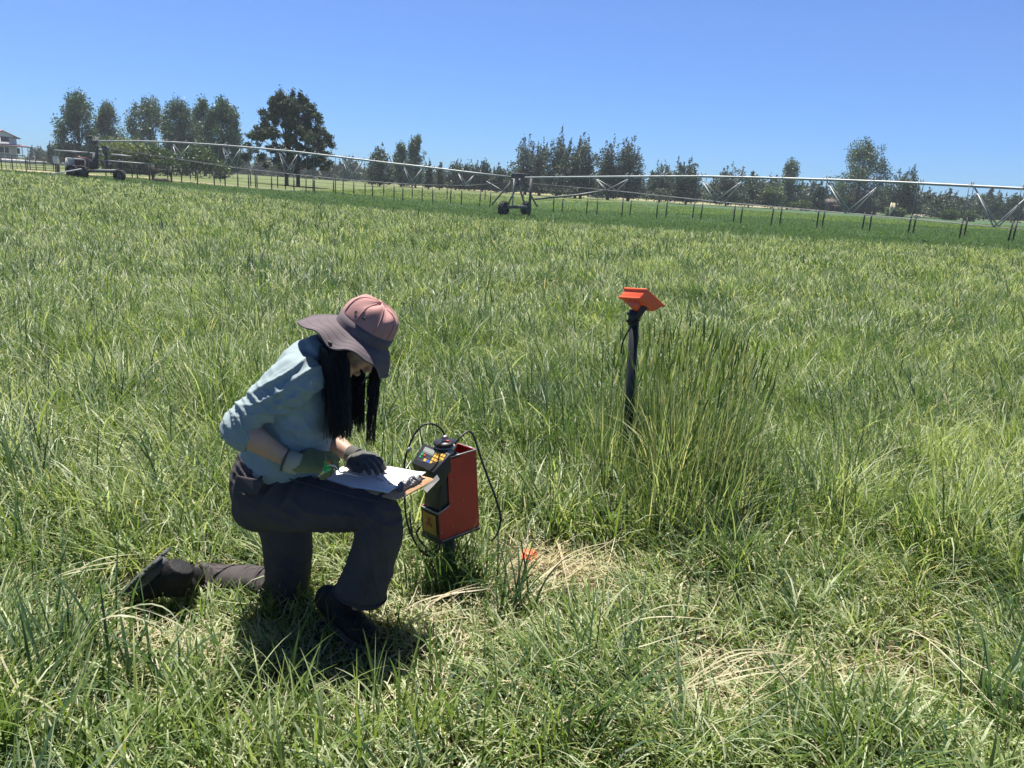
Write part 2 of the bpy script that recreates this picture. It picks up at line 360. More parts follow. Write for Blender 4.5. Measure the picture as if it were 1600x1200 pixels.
m_grass_far = leafy('far_grass_blades', GREEN, 0.38, 0.6, 0.15)
def scatter(y0, y1, dens, pad=0.5, seed=0):
    r = np.random.default_rng(seed)
    area = (0.74 * (y0 + y1) + 2 * pad) * (y1 - y0); n = int(area * dens)
    y = y0 + (y1 - y0) * r.random(n); x = (r.random(n) * 2 - 1) * (0.74 * y + pad)
    return x, y, r
def grass_zone(fld, y0, y1, tufts, per, L, W, nseg, spread, seed, hard_edge=False):
    x, y, r = scatter(y0, y1, tufts, 1.5 if y0 < 5 else 1.9, seed)
    # wider grass bunches: thin the tufts where a slow noise is low
    q = noise2(x, y, 0.9 if y1 < 12 else 2.2, 2, 2)
    keep = r.random(len(x)) < np.clip(0.80 + 0.45 * q, 0.35, 1); keep &= y < bound(x) + (0.4 * r.random(len(x)))
    keep &= ~((np.abs(x - CLX) < 0.5) & (np.abs(y - CLY) < .5) & (r.random(len(x)) < .5))
    x, y, q = x[keep], y[keep], q[keep]; nt_ = len(x)
    hs = (0.86 + 0.26 * noise2(x, y, 2.6, 7, 3) + 0.18 * q) * trample(x, y) * (0.8 + 0.4 * r.random(nt_))
    big = r.random(nt_) < (.05 + .12 * (noise2(x, y, 3.1, 19, 2) > .3)); hs = hs * np.where(big, 1.28, 1.0) * (1 + .24 * noise2(x, y, .60, 23, 2))
    tt = 0.60 - 0.22 * sstep(2.6, 12, y) + 0.15 * noise2(x, y, 5.5, 9, 2) + 0.09 * noise2(x, y, 0.8, 11, 2) + 0.12 * r.normal(size=nt_)
    tt = np.where(big, .06 + .08 * r.random(nt_), tt)
    wo = wornness(x, y)
    bx = np.repeat(x, per); by = np.repeat(y, per); n = len(bx)
    a = r.random(n) * 2 * PI; rad = spread * np.sqrt(r.random(n))
    X = bx + rad * np.cos(a); Yy = by + rad * np.sin(a); Z = ground_z(X, Yy) - 0.01
    wind = 2.6 + 1.6 * noise2(bx, by, 3.1, 13, 2)                   # leaning direction of each bunch
    az = np.where(r.random(n) < 0.62, a + r.normal(size=n) * 0.6, wind + r.normal(size=n) * 0.5)
    Ln = L * np.repeat(hs, per) * (0.55 + 0.75 * r.random(n)); tr = np.repeat(trample(x, y), per)
    th0 = 0.08 + (0.42 + .45 * sstep(4, 9, Yy)) * r.random(n) ** 1.4 + (1 - tr) * 0.9 * r.random(n)
    curl = 0.2 + 2.6 * r.random(n) ** 1.25
    Wn = W * (0.55 + 0.8 * r.random(n)) * np.where(np.repeat(big, per), 1.3, 1) * np.repeat(0.8 + 0.5 * r.random(nt_), per)
    ti = np.repeat(tt, per) + 0.13 * r.normal(size=n)
    pale = r.random(n) < np.clip(.11 + .18 * sstep(4, 14, Yy), 0, .4) * np.clip(1 + 1.1 * noise2(X, Yy, 2.3, 17, 2), .15, 3); ti = np.where(pale, .74 + .05 * r.normal(size=n), ti - .05)
    dead = r.random(n) < (0.09 + 0.65 * np.repeat(wo, per)); ti = np.where(dead, 0.86 + 0.14 * r.random(n), np.clip(ti, 0, 0.80))
    th0 = np.where(dead, th0 + 0.5 * r.random(n), th0); Ln = np.where(dead, Ln * 0.8, Ln)
    fld.add(np.stack([X, Yy, Z], 1), Ln, Wn, az, th0, curl, nseg, r.normal(size=n) * 0.5, ti)
CLP = atz(1050, 800, 0.0); CLX, CLY = 0.90, 3.95     # the tall bunch round the post

f1 = Field()
grass_zone(f1, 0.7, 3.2, 430, 15, 0.34, 0.0060, 6, 0.07, 11)
grass_zone(f1, 3.2, 5.2, 270, 14, 0.36, 0.0068, 5, 0.08, 12)
def litter(fld, y0, y1, dens, seed, Lm=0.16, Wm=0.0035):
    x, y, r = scatter(y0, y1, dens, 0.3, seed); wo = wornness(x, y)
    keep = r.random(len(x)) < 0.08 + 0.92 * wo; x, y, wo = x[keep], y[keep], wo[keep]; n = len(x)
    z = ground_z(x, y) + 0.005 + 0.05 * r.random(n) ** 2
    fld.add(np.stack([x, y, z], 1), Lm * (0.4 + r.random(n)), Wm * (0.6 + 0.8 * r.random(n)), r.random(n) * 6.28, 1.25 + 0.35 * r.random(n), r.normal(size=n) * .5, 3, r.normal(size=n) * 0.6, 0.80 + 0.2 * r.random(n))
litter(f1, 1.3, 4.4, 2600, 21)
# long bent-over stalks lying across the near grass
def stalk(fld, p0, p1, lift, w, ti, k=1, sp=0.02, seed=0):
    r = np.random.default_rng(seed)
    for j in range(k):
        a = np.array(p0) + r.normal(size=3) * sp * np.array([1, 1, .3]); b = np.array(p1) + r.normal(size=3) * sp * 2 * np.array([1, 1, .4])
        t = np.linspace(0, 1, 11); P = a + (b - a) * t[:, None]; P[:, 2] += lift * (1 + .4 * r.normal()) * np.sin(PI * t ** 0.8)
        P[:, :2] += 0.02 * r.normal(size=2) * np.sin(t * 5 + r.random() * 6)[:, None]
        d = np.gradient(P, axis=0); s = np.stack([-d[:, 1], d[:, 0], 0 * t], 1); s /= np.linalg.norm(s, axis=1)[:, None] + 1e-9
        ww = w * (1 - 0.85 * t ** 2)[:, None] * (0.8 + .4 * r.random()); V = np.stack([P - s * ww / 2, P + s * ww / 2 + [0, 0, w * .4]], 1).reshape(-1, 3)
        b_ = np.arange(10) * 2; fld.V.append(V); fld.Q.append(np.stack([b_, b_ + 1, b_ + 3, b_ + 2], 1) + fld.n)
        fld.t.append(np.full(22, np.clip(ti + .05 * r.normal(), 0, 1))); fld.n += 22
S = lambda px, py, z: tuple(atz(px, py, z))
stalk(f1, S(1060, 1085, .08), S(1275, 1030, .22), .05, .0042, .90, 6, .022, 1)
stalk(f1, S(1275, 1030, .22), S(1130, 1150, .06), .02, .004, .88, 4, .03, 2)
stalk(f1, S(960, 1000, .10), S(1150, 975, .16), .08, .004, .87, 3, .02, 3)
stalk(f1, S(1420, 990, .12), S(1500, 1075, .1), .05, .0035, .86, 3, .04, 4)
stalk(f1, S(1430, 1065, .18), S(1640, 1190, .14), .04, .0035, .7, 2, .03, 5)
stalk(f1, S(160, 990, .15), S(300, 1040, .1), .10, .006, .86, 3, .02, 6)
stalk(f1, S(0, 1030, .12), S(90, 1130, .12), .07, .006, .86, 3, .03, 7)
stalk(f1, S(100, 905, .10), S(215, 872, .1), .05, .005, .82, 3, .02, 8)
stalk(f1, S(640, 985, .05), S(760, 925, .1), .05, .005, .9, 5, .04, 9)
stalk(f1, S(830, 930, .03), S(930, 850, .1), .04, .005, .93, 9, .06, 10)
stalk(f1, S(870, 860, .03), S(800, 925, .08), .05, .005, .93, 7, .06, 11)
# some long broad blades standing in front
def hero(cx, cy, n, L, W, ti, seed, lean=None, sp=.05, th=.4):
    r = np.random.default_rng(seed); x = cx + sp * r.normal(size=n); y = cy + sp * r.normal(size=n)
    az = r.random(n) * 6.28 if lean is None else lean + r.normal(size=n) * .5
    f1.add(np.stack([x, y, ground_z(x, y)], 1), L * (.6 + .5 * r.random(n)), W * (.6 + .6 * r.random(n)), az, .05 + th * r.random(n), .3 + 1.1 * r.random(n), 9, r.normal(size=n) * .4, np.clip(ti + .07 * r.normal(size=n), 0, .7))
for (px, py, n, L, W, ti) in [(90, 1080, 20, .46, .009, .16), (140, 1010, 18, .42, .009, .12), (330, 1150, 16, .36, .008, .45), (420, 1180, 14, .40, .008, .50), (700, 1150, 16, .36, .007, .45),
        (760, 1180, 14, .34, .008, .4), (480, 1120, 10, .34, .009, .45), (900, 1160, 24, .42, .009, .22), (960, 1080, 14, .36, .008, .2), (1560, 1130, 22, .42, .008, .22), (1590, 1000, 20, .44, .008, .1), (1500, 870, 24, .40, .010, .10),
        (800, 950, 34, .34, .008, .12), (740, 960, 14, .28, .007, .2), (620, 1130, 10, .30, .009, .5), (1020, 1010, 12, .3, .007, .3), (655, 925, 40, .30, .006, .3), (690, 925, 60, .32, .006, .35), (720, 930, 50, .32, .006, .2), (745, 920, 40, .30, .006, .3), (705, 905, 50, .26, .006, .4), (600, 1010, 22, .2, .006, .4), (520, 1010, 26, .2, .006, .4), (470, 1000, 22, .2, .006, .4), (250, 950, 24, .18, .006, .5), (320, 960, 26, .18, .006, .5), (390, 970, 24, .18, .006, .4), (1240, 1120, 14, .34, .007, .3), (30, 900, 20, .4, .008, .3), (1330, 940, 18, .34, .008, .3), (1120, 900, 18, .34, .008, .3),
        (440, 1195, 22, .36, .007, .66), (500, 1180, 18, .34, .007, .62), (580, 1160, 16, .32, .007, .64), (660, 1185, 20, .34, .007, .6), (860, 1190, 22, .32, .007, .6), (240, 1190, 20, .34, .008, .6), (340, 1195, 16, .34, .007, .64), (110, 1190, 16, .36, .008, .6), (1000, 1195, 16, .3, .007, .6), (220, 1090, 12, .36, .010, .2), (560, 1190, 12, .38, .008, .5), (20, 1190, 14, .40, .009, .35), (1400, 1170, 14, .34, .007, .4), (350, 1040, 10, .26, .007, .35), (680, 1060, 12, .26, .007, .3)]:
    p = atz(px, py, 0.0); hero(p[0], p[1], n, L, W, ti, int(px + py))
f1.build('grass', m_grass, label='tall green meadow grass and straw in the foreground', cat='grass', kind='stuff')

f2 = Field()
grass_zone(f2, 5.2, 9.0, 165, 15, 0.33, 0.0072, 5, 0.11, 13)
grass_zone(f2, 9.0, 17, 66, 16, 0.31, 0.0105, 4, 0.18, 14)
f2.build('grass', m_grass, label='tall green meadow grass in the middle of the field', cat='grass', kind='stuff')
f3 = Field()
grass_zone(f3, 17, 34, 20, 16, 0.30, 0.019, 3, 0.32, 15)
grass_zone(f3, 34, 62, 8.5, 14, 0.28, 0.034, 2, 0.5, 16)
f3.build('grass', m_grass_far, label='tall green meadow grass towards the far field edge', cat='grass', kind='stuff')

# tall bunch grass round the post
f4 = Field(); r = np.random.default_rng(5)
n = 3300; a = r.random(n) * 6.28; q = np.sqrt(r.random(n)); X = CLX - .02 + .42 * q * np.cos(a) + .05 * r.normal(size=n); Y = CLY - .14 + .56 * q * np.sin(a)
hh = (0.78 - .28 * q ** 2 - .10 * np.maximum(0, (CLY - Y)) / .6) * (.55 + .5 * r.random(n))
tall = np.where((np.abs(X - Y * .172) < .10) & (Y < 4.15), .62, 1.0); front = Y < CLY
f4.add(np.stack([X, Y, ground_z(X, Y)], 1), hh * tall, .0062 * (.6 + .8 * r.random(n)), a + r.normal(size=n) * 1.6, .02 + .15 * r.random(n) ** 1.5, .05 + 1.4 * r.random(n) ** 2.4, 8, r.normal(size=n) * .6,
       np.where(r.random(n) < .09, .85 + .12 * r.random(n), np.where(r.random(n) < .52, .70 + .08 * r.random(n), np.clip(.24 + .14 * r.normal(size=n), 0, .6))))
# flower stems with narrow seed heads
n = 420; a = r.random(n) * 6.28; q = np.sqrt(r.random(n)); X = CLX + .42 * q * np.cos(a); Y = CLY + .5 * q * np.sin(a); H_ = (.98 - .18 * q) * (.72 + .3 * r.random(n))
az = a + 1.5 * r.normal(size=n); th = .02 + .08 * r.random(n); cu = .03 + .2 * r.random(n)
ti = np.clip(.45 + .2 * r.normal(size=n), 0, .78); ti[r.random(n) < .07] = .90
k_ = ~((np.abs(X - Y * .172) < .07) & (Y < 4.15)); X, Y, H_, a, q, az, th, cu, ti = [v[k_] for v in (X, Y, H_, a, q, az, th, cu, ti)]; n = len(X)
f4.add(np.stack([X, Y, ground_z(X, Y)], 1), H_, np.full(n, .0028), az, th, cu, 6, r.normal(size=n), ti, tipw=.5)
mid_t = th + cu * .8; top = np.stack([X + np.cos(az) * H_ * np.sin(th + cu * .35), Y + np.sin(az) * H_ * np.sin(th + cu * .35), ground_z(X, Y) + H_ * np.cos(th + cu * .4)], 1)
for tw in (0, 1.57):
    f4.add(top - [0, 0, .02], .07 + .05 * r.random(n), np.full(n, .0075), az, th + cu, 0 * th, 4, np.full(n, tw) + 0 * th, np.clip(ti + .08, 0, .92), tipw=.1)
# sparse, thinner stems spilling round it
n = 1100; X = CLX + .60 * r.normal(size=n); Y = CLY + .45 * r.normal(size=n) + .15
f4.add(np.stack([X, Y, ground_z(X, Y)], 1), .52 * (.6 + .5 * r.random(n)), .0055 * (.7 + .6 * r.random(n)), r.random(n) * 6.28, .05 + .3 * r.random(n), .1 + .9 * r.random(n) ** 2, 6, r.normal(size=n) * .6, np.clip(.25 + .12 * r.normal(size=n), 0, .7))
f4.build('bunch_grass', m_grass, label='tall bluish bunch grass with seed heads growing around the black post', cat='grass', kind='stuff')

# short crop beyond the tall grass
f5 = Field()
x, y, r = scatter(33, 120, 5.5, 2, 31); k = (y > bound(x) - .3) & (r.random(len(x)) < np.clip(45 / y, .2, 1)); x, y = x[k], y[k]
k = ~((y > 68) & (x < -20)); x, y = x[k], y[k]
per = 7; n = len(x) * per; X = np.repeat(x, per) + .35 * r.normal(size=n); Y = np.repeat(y, per) + .35 * r.normal(size=n)
f5.add(np.stack([X, Y, ground_z(X, Y) - .01], 1), .20 * (.5 + .8 * r.random(n)), .05 * (.5 + r.random(n)), r.random(n) * 6.28, .1 + .5 * r.random(n), .3 + r.random(n), 2, r.normal(size=n) * .5,
       np.clip(.20 + np.where(Y > 75, .22, 0) + .12 * r.normal(size=n), 0, .7))
f5.build('grass', m_grass_far, label='shorter dark green crop beyond the tall grass, under the irrigation pipe', cat='grass', kind='stuff')

# ================================================================== TREES
TREE_STOPS = lambda a, b, c: [(0.0, a), (0.5, b), (1.0, c)]
m_leaf = {
 'poplar': leafy('poplar_leaves', TREE_STOPS((.026, .062, .030), (.046, .100, .044), (.09, .155, .07)), .22, .5),
 'silver': leafy('silver_poplar_leaves', TREE_STOPS((.044, .080, .046), (.072, .120, .068), (.13, .19, .11)), .22, .5),
 'juniper': leafy('juniper_foliage', TREE_STOPS((.030, .052, .034), (.052, .082, .050), (.10, .130, .08)), .12, .7),
 'pine': leafy('pine_needles', TREE_STOPS((.026, .05, .028), (.042, .075, .035), (.075, .11, .05)), .12, .6),
 'willow': leafy('willow_leaves', TREE_STOPS((.09, .125, .045), (.14, .18, .06), (.20, .24, .09)), .30, .5),
 'hedge': leafy('hedge_leaves', TREE_STOPS((.04, .075, .02), (.07, .12, .035), (.13, .18, .06)), .2, .5)}
m_bark = mat('bark', (.10, .075, .055), .9, noise=.5, nscale=4, bump=.6, bscale=12)
m_bark_pale = mat('pale_bark', (.30, .27, .23), .9, noise=.4, nscale=4)

def crown_blobs(kind, H, W, r):
    """list of (centre, radii) filling the crown envelope; limbs run to the centres"""
    B = []
    if kind in ('poplar', 'silver'):
        n = 62; c0 = .10
        for i in range(n):
            t = (i + .5) / n; z = H * (c0 + (1 - c0) * t * .95)
            prof = (math.sin(PI * min(1, t * .86 + .14)) ** .45) * (1 - .25 * t ** 3)
            a = r.random() * 6.28; q = math.sqrt(r.random()) * .86
            rad = min(W * .145, H * .085) * (.7 + .6 * r.random()) * (1 - .22 * t)
            B.append((np.array([math.cos(a) * q * W / 2 * prof, math.sin(a) * q * W / 2 * prof, z]), np.array([rad, rad, rad * (1.35 + .5 * t)])))
        for i in range(7):
            a = i / 7 * 6.28 + r.random(); q = .55 * r.random()
            B.append((np.array([math.cos(a) * q * W / 2, math.sin(a) * q * W / 2, H * (.80 + .13 * r.random())]), np.array([.05, .05, .085]) * H))
    elif kind == 'juniper':
        k = 10
        for i in range(k):
            a = i / k * 6.28 + r.random() * .6; q = (0.15 if i == 0 else .3 + .55 * r.random()) * W / 2
            top = H * (1.0 if i == 0 else .68 + .28 * r.random()); c = np.array([math.cos(a) * q, math.sin(a) * q, 0])
            m = 7
            for j in range(m):
                t = j / (m - 1); z = H * .12 + (top - H * .12) * t * .96
                rr = W * (.21 * (1 - t) ** .55 + .03)
                off = np.array([r.normal(), r.normal(), 0]) * rr * .5
                B.append((c * (1 - .25 * t) + off + [0, 0, z], np.array([rr, rr, H * .075])))
    elif kind == 'pine':
        m = 11
        for j in range(m):
            t = j / (m - 1); z = H * (.12 + .86 * t); rr = W / 2 * (1 - t) ** .75 + .03 * W
            for q in range(max(1, int(5 * (1 - t) + 1))):
                a = r.random() * 6.28; d = rr * .62 * (r.random() ** .5)
                B.append((np.array([math.cos(a) * d, math.sin(a) * d, z]), np.array([rr * .48, rr * .48, H * .05])))
    elif kind == 'big':
        n = 230
        for i in range(n):
            t = r.random() ** .8; z = H * (.20 + .76 * t)
            wd = 1 - abs(t - .22) * .4 if t < .5 else (1 - (t - .5) ** 1.3 * 1.5) * .9
            a = r.random() * 6.28; q = r.random() ** .45
            x = math.cos(a) * q * W / 2 * wd; x -= .10 * W * (1 - t) * (math.cos(a) < 0) * q
            rad = H * (.022 + .026 * r.random())
            B.append((np.array([x, math.sin(a) * q * W / 2 * wd, z]), np.array([rad * 1.2, rad * 1.2, rad])))
        for i in range(9):
            B.append((np.array([(-.30 + .5 * i / 8) * W * .62 , r.normal() * .08 * W, H * (.82 + .16 * math.sin(i * 2.2) ** 2)]), np.array([.03, .03, .08]) * H))
    elif kind == 'bush':
        for i in range(16):
            a = r.random() * 6.28; q = r.random() ** .5 * .7; rad = H * (.22 + .1 * r.random())
            B.append((np.array([math.cos(a) * q * W / 2, math.sin(a) * q * W / 2, H * (.25 + .5 * r.random() * (1 - q * .5))]), np.array([rad * min(1.5, W / H * .6), rad, rad])))
    elif kind == 'hedge':
        for i in range(14):
            x = (i / 13 - .5) * (W - H * .7)
            B.append((np.array([x, r.normal() * .1 * H, H * .5]), np.array([H * .38, H * .45, H * .48])))
    return B
def leaves(B, n, size, r, droop=0.0):
    vol = np.array([b[1][0] * b[1][2] for b in B]); idx = r.choice(len(B), n, p=vol / vol.sum())
    c = np.array([b[0] for b in B])[idx]; rd = np.array([b[1] for b in B])[idx]
    d = r.normal(size=(n, 3)); d /= np.linalg.norm(d, axis=1)[:, None]
    rad = r.random(n) ** .38 * (1 + .18 * r.normal(size=n))
    loose = r.random(n) < (.55 if len(B) > 150 else .28); rad = np.where(loose, rad * (1 + np.minimum(.4 * np.abs(r.normal(size=n)), .45)), rad)
    P = c + d * rd * rad[:, None]; P[:, 2] = np.maximum(P[:, 2], .1)
    s = size * (.5 + .9 * r.random(n))
    u = d * .7 + r.normal(size=(n, 3)) * .6 + [0, 0, .25 - droop]; u /= np.linalg.norm(u, axis=1)[:, None]
    v = np.cross(u, r.normal(size=(n, 3))); v /= np.linalg.norm(v, axis=1)[:, None] + 1e-9
    u = u * (s * .75)[:, None]; v = v * (s * .42)[:, None]
    V = np.stack([P - u, P + v * .9, P + u, P - v * .9], 1).reshape(-1, 3)
    Q = np.arange(n * 4).reshape(-1, 4)
    bt = r.random(len(B)); t = np.clip(.25 + .4 * bt[idx] + .22 * r.normal(size=n), 0, 1)
    return V, Q, np.repeat(t, 4)
_tree_n = [0]
def make_tree(kind, H, W, n=4000, leaf=.26, leafk=None, bark=None, trunks=1, label='', cat='tree', group=None, loc=(0, 0, 0), name='tree', seed=None, droop=0.0):
    _tree_n[0] += 1; r = np.random.default_rng(100 + _tree_n[0] if seed is None else seed)
    B = crown_blobs(kind, H, W, r)
    if droop:   # hanging foliage
        B = B + [(b[0] + np.array([0, 0, -b[1][2] * 1.1]), b[1] * np.array([.8, .8, 1.2])) for b in B if b[0][2] > H * .4]
    V, Q, t = leaves(B, int(n * (1.7 if kind in ('juniper', 'pine') else 1.7)), leaf, r, droop)
    root = thing(name, loc, label, cat, group)
    crown = link('crown', fast_mesh('crown', V, Q, t, smooth=False), m_leaf[leafk or kind], root)
    if kind not in ('hedge', 'bush') or trunks > 1:
        mb = MB(); tr = max(.07, H * .018)
        for k in range(trunks):
            bx = (k - (trunks - 1) / 2) * W * .14
            mb.tube([(bx, 0, -.3), (bx, 0, .25 * H), (bx * .6 + W * .02, 0, .5 * H), (bx * .3, W * .01, .82 * H)], [tr * 1.4, tr, tr * .7, tr * .2], 8)
            for b in B[k::max(2, len(B) // 16)]:
                z0 = max(.12 * H, b[0][2] * .55 - .05 * H)
                mb.tube([(bx * .8, 0, z0), (b[0] * [.5, .5, 0] + [0, 0, (z0 + b[0][2]) / 2 + .02 * H]), b[0]], [tr * .5, tr * .32, tr * .1], 5)
        link('trunk', mb.data('trunk', smooth=True), bark or m_bark, root)
    return root
def photo_tree(kind, px, top, wpx, Y, label, base=None, **kw):
    """stand a tree on the ground at distance Y: px is its middle, top and wpx its top row and width in the photograph"""
    P = at(px, top, Y); bz = gz1(P[0], Y)
    wpx *= {'poplar': 1.22, 'silver': 1.25, 'juniper': 1.36, 'pine': 1.2}.get(kind, 1)
    return make_tree(kind, P[2] - bz, wpx * mpp(Y, 1), loc=(P[0], Y, bz), label=label, **kw)
def copy_thing(o, loc, rz, s=1.0, label=None):
    c = o.copy(); COL.objects.link(c); c.location = loc; c.rotation_euler = (0, 0, rz); c.scale = (s, s, s)
    if label: c['label'] = label
    for ch in o.children:
        d = ch.copy(); COL.objects.link(d); d.parent = c
    return c

T = photo_tree
T('poplar', 117, 146, 66, 150, 'tall dark green cottonwood, the leftmost big tree, behind the irrigation cart', n=9500, name='cottonwood_tree')
T('poplar', 166, 161, 42, 155, 'slimmer cottonwood close to the right of the leftmost big tree', n=6000, leafk='silver', name='cottonwood_tree')
T('bush', 190, 206, 86, 112, 'yellow green weeping willow, low and rounded, behind the irrigation cart', n=7000, leafk='willow', name='willow_tree', trunks=2, droop=.6)
T('silver', 230, 158, 72, 150, 'grey green poplar, left one of the clump left of the broad dark tree', n=8500, name='poplar_tree', bark=m_bark_pale)
T('silver', 278, 160, 50, 142, 'thin grey green poplar in the middle of the clump left of the broad dark tree', n=6500, name='poplar_tree', bark=m_bark_pale)
T('poplar', 316, 158, 44, 150, 'dark poplar with a pointed top beside the thin grey green poplar', n=6500, name='poplar_tree')
T('poplar', 345, 160, 60, 140, 'rounded dark green poplar at the right end of the poplar clump', n=8500, name='poplar_tree')
T('bush', 240, 222, 60, 115, 'dark shrubby growth under the grey green poplar', n=4500, leafk='hedge', name='shrub', cat='shrub')
T('bush', 310, 225, 90, 120, 'wide dark shrubs under the poplar clump', n=5500, leafk='hedge', name='shrub', cat='shrub')
T('big', 455, 148, 128, 92, 'broad dark spreading tree with two trunks and ragged crown, tallest on the field edge', n=30000, leaf=.17, leafk='juniper', trunks=2, name='spreading_tree')
T('juniper', 594, 224, 34, 150, 'dark pointed juniper just right of the broad spreading tree', n=3800, name='juniper_tree')
T('poplar', 628, 224, 28, 160, 'narrow green tree standing against the left side of the round cottonwood', n=3000, name='cottonwood_tree')
T('poplar', 651, 213, 30, 165, 'small round topped cottonwood, tallest between the spreading tree and the middle wheels', n=3600, name='cottonwood_tree')
T('pine', 671, 248, 14, 150, 'small narrow dark evergreen right of the round topped cottonwood', n=1300, name='evergreen_tree')
T('pine', 688, 254, 14, 155, 'very small evergreen left of the low juniper mass', n=1200, name='evergreen_tree')
for i, (px, top, wd, s_) in enumerate([(714, 249, 26, 'leftmost'), (735, 250, 26, 'second from the left'), (756, 246, 24, 'middle and tallest'), (778, 254, 24, 'fourth from the left'), (792, 264, 20, 'rightmost and lowest')]):
    T('juniper', px, top, wd, 165, 'dark evergreen, %s of the low row left of the wheel tower' % s_, n=2600, name='evergreen_tree', leafk='pine', group='low evergreens left of the wheel tower')
T('juniper', 826, 210, 40, 160, 'tall juniper with thin spiky leaders above the wheel tower', n=4600, name='juniper_tree')
T('juniper', 848, 216, 30, 155, 'juniper filling between the spiky juniper and the tallest one', n=3600, name='juniper_tree')
T('juniper', 877, 199, 36, 150, 'tallest juniper of the middle group, pointed top', n=4800, name='juniper_tree')
T('juniper', 910, 209, 44, 145, 'dense rounded juniper on two trunks, right of the tallest one', n=6500, name='juniper_tree', trunks=2)
T('juniper', 958, 216, 44, 150, 'wide juniper, left one of the pair right of the dense rounded juniper', n=5200, name='juniper_tree')
T('juniper', 990, 212, 42, 150, 'pointed juniper, right one of the pair right of the dense rounded juniper', n=5200, name='juniper_tree')
T('juniper', 1037, 249, 34, 160, 'low gappy juniper between the pointed pair and the rounded dark one', n=2600, name='juniper_tree')
T('juniper', 1079, 246, 44, 152, 'rounded dark juniper left of the first hanging truss', n=5200, name='juniper_tree')
T('juniper', 1142, 254, 46, 162, 'juniper with one sharp spire behind the long span of pipe', n=4600, name='juniper_tree')
T('pine', 1176, 270, 44, 165, 'low dark evergreen right of the sharp spired juniper', n=3600, name='evergreen_tree')
T('bush', 1208, 282, 50, 165, 'low rounded broadleaf behind the pipe, right of the low evergreen', n=3500, leafk='hedge', name='shrub', cat='shrub')
T('silver', 1240, 252, 38, 175, 'airy grey green tree rising just above the pipe', n=3600, name='poplar_tree', leafk='silver')
T('pine', 1283, 280, 24, 160, 'dark cone shaped spruce beside the low brown roofed house', n=3200, name='spruce_tree')
T('silver', 1353, 223, 76, 170, 'large feathery grey green cottonwood, tallest on the right side', n=10500, name='cottonwood_tree', leaf=.24)
T('juniper', 1392, 290, 40, 178, 'dark tree at the right foot of the feathery cottonwood', n=3000, name='evergreen_tree', leafk='pine')
T('juniper', 1425, 257, 42, 165, 'upright two topped evergreen right of the feathery cottonwood', n=5600, name='evergreen_tree', leafk='pine')
T('pine', 1453, 292, 26, 180, 'rounded evergreen just right of the two topped evergreen', n=2000, name='evergreen_tree')
T('juniper', 1476, 298, 44, 170, 'squat dense evergreen behind the clipped hedge', n=3600, name='evergreen_tree', leafk='pine')
T('pine', 1505, 306, 22, 180, 'small cone shaped evergreen right of the squat one', n=1700, name='evergreen_tree')
T('silver', 1537, 305, 24, 190, 'pale loose bush-like tree near the right hanging truss', n=1600, name='poplar_tree')
T('juniper', 1562, 298, 28, 182, 'tall narrow dark evergreen near the right edge', n=2500, name='evergreen_tree', leafk='pine')
T('poplar', 1588, 306, 34, 182, 'round dark broadleaf tree cut by the right edge of the picture', n=2600, name='broadleaf_tree')
T('bush', 1335, 302, 34, 172, 'bright green bush in front of the brown roofed houses', n=2400, leafk='willow', name='shrub', cat='shrub')
T('bush', 1255, 312, 60, 170, 'long low green shrub at the foot of the airy tree', n=2600, leafk='hedge', name='shrub', cat='shrub')
T('hedge', 1484, 328, 28, 150, 'clipped dark green hedge, the larger one on the right lawn', n=3000, leafk='hedge', name='hedge', cat='hedge', leaf=.18)
T('hedge', 1516, 331, 18, 150, 'smaller clipped bush right of the larger hedge', n=1800, leafk='hedge', name='hedge', cat='hedge', leaf=.18)
T('hedge', 1400, 324, 34, 160, 'low clipped hedge by the white statue like shrub', n=2500, leafk='hedge', name='hedge', cat='hedge', leaf=.18)
T('juniper', 80, 219, 16, 190, 'small dark pine left of the leftmost cottonwood, near the gate', n=1500, name='pine_tree', leafk='pine')
T('juniper', 57, 226, 12, 230, 'tiny dark evergreen between the white house and the gate', n=700, name='pine_tree', leafk='pine')

# far line of small evergreens along the horizon
protos = []
for i, (k, H, W) in enumerate([('juniper', 6.6, 5.6), ('pine', 7.4, 4.4), ('juniper', 5.4, 6.2), ('pine', 6.0, 5.2)]):
    protos.append(make_tree(k, H, W, n=900, leaf=.5, leafk='pine', label='small dark evergreen in the far line of trees along the horizon', group='small evergreens along the horizon', name='evergreen_tree', loc=(0, 0, 0)))
r = np.random.default_rng(77); used = set()
X0, X1 = -150, 175; n = 150
for i in range(n):
    Y = 232 + 55 * r.random(); x = X0 + (X1 - X0) * (i + r.random()) / n; x *= Y / 240
    if -118 < x < -92 and r.random() < .5: continue
    k = int(r.integers(4)); s = .75 + .55 * r.random() + (.25 if x > 45 else 0); loc = (x, Y, gz1(x, Y) - .2)
    if k not in used:
        used.add(k); p = protos[k]; p.location = loc; p.rotation_euler = (0, 0, r.random() * 6); p.scale = (s, s, s)
    else: copy_thing(protos[k], loc, r.random() * 6, s)

# ================================================================== IRRIGATION MACHINE
m_galv = mat('galvanised_steel', (.34, .36, .37), .55, metal=.2, noise=.18, nscale=1.5)
m_galv_dark = mat('weathered_steel', (.16, .17, .18), .6, metal=.4, noise=.3, nscale=2)
m_rubber = mat('black_rubber', (.022, .023, .026), .75, noise=.3, nscale=6, bump=.4)
m_hose_d = mat('black_drop_hose', (.03, .033, .036), .6)
m_hose_l = mat('grey_drop_hose', (.26, .28, .29), .55)
m_white = mat('white_paint', (.74, .74, .72), .5, noise=.08, nscale=3)
m_red_eng = mat('dark_red_paint', (.10, .028, .028), .5, noise=.3, nscale=4)
m_dkmetal = mat('dark_machine_metal', (.085, .09, .095), .6, noise=.3, nscale=3)

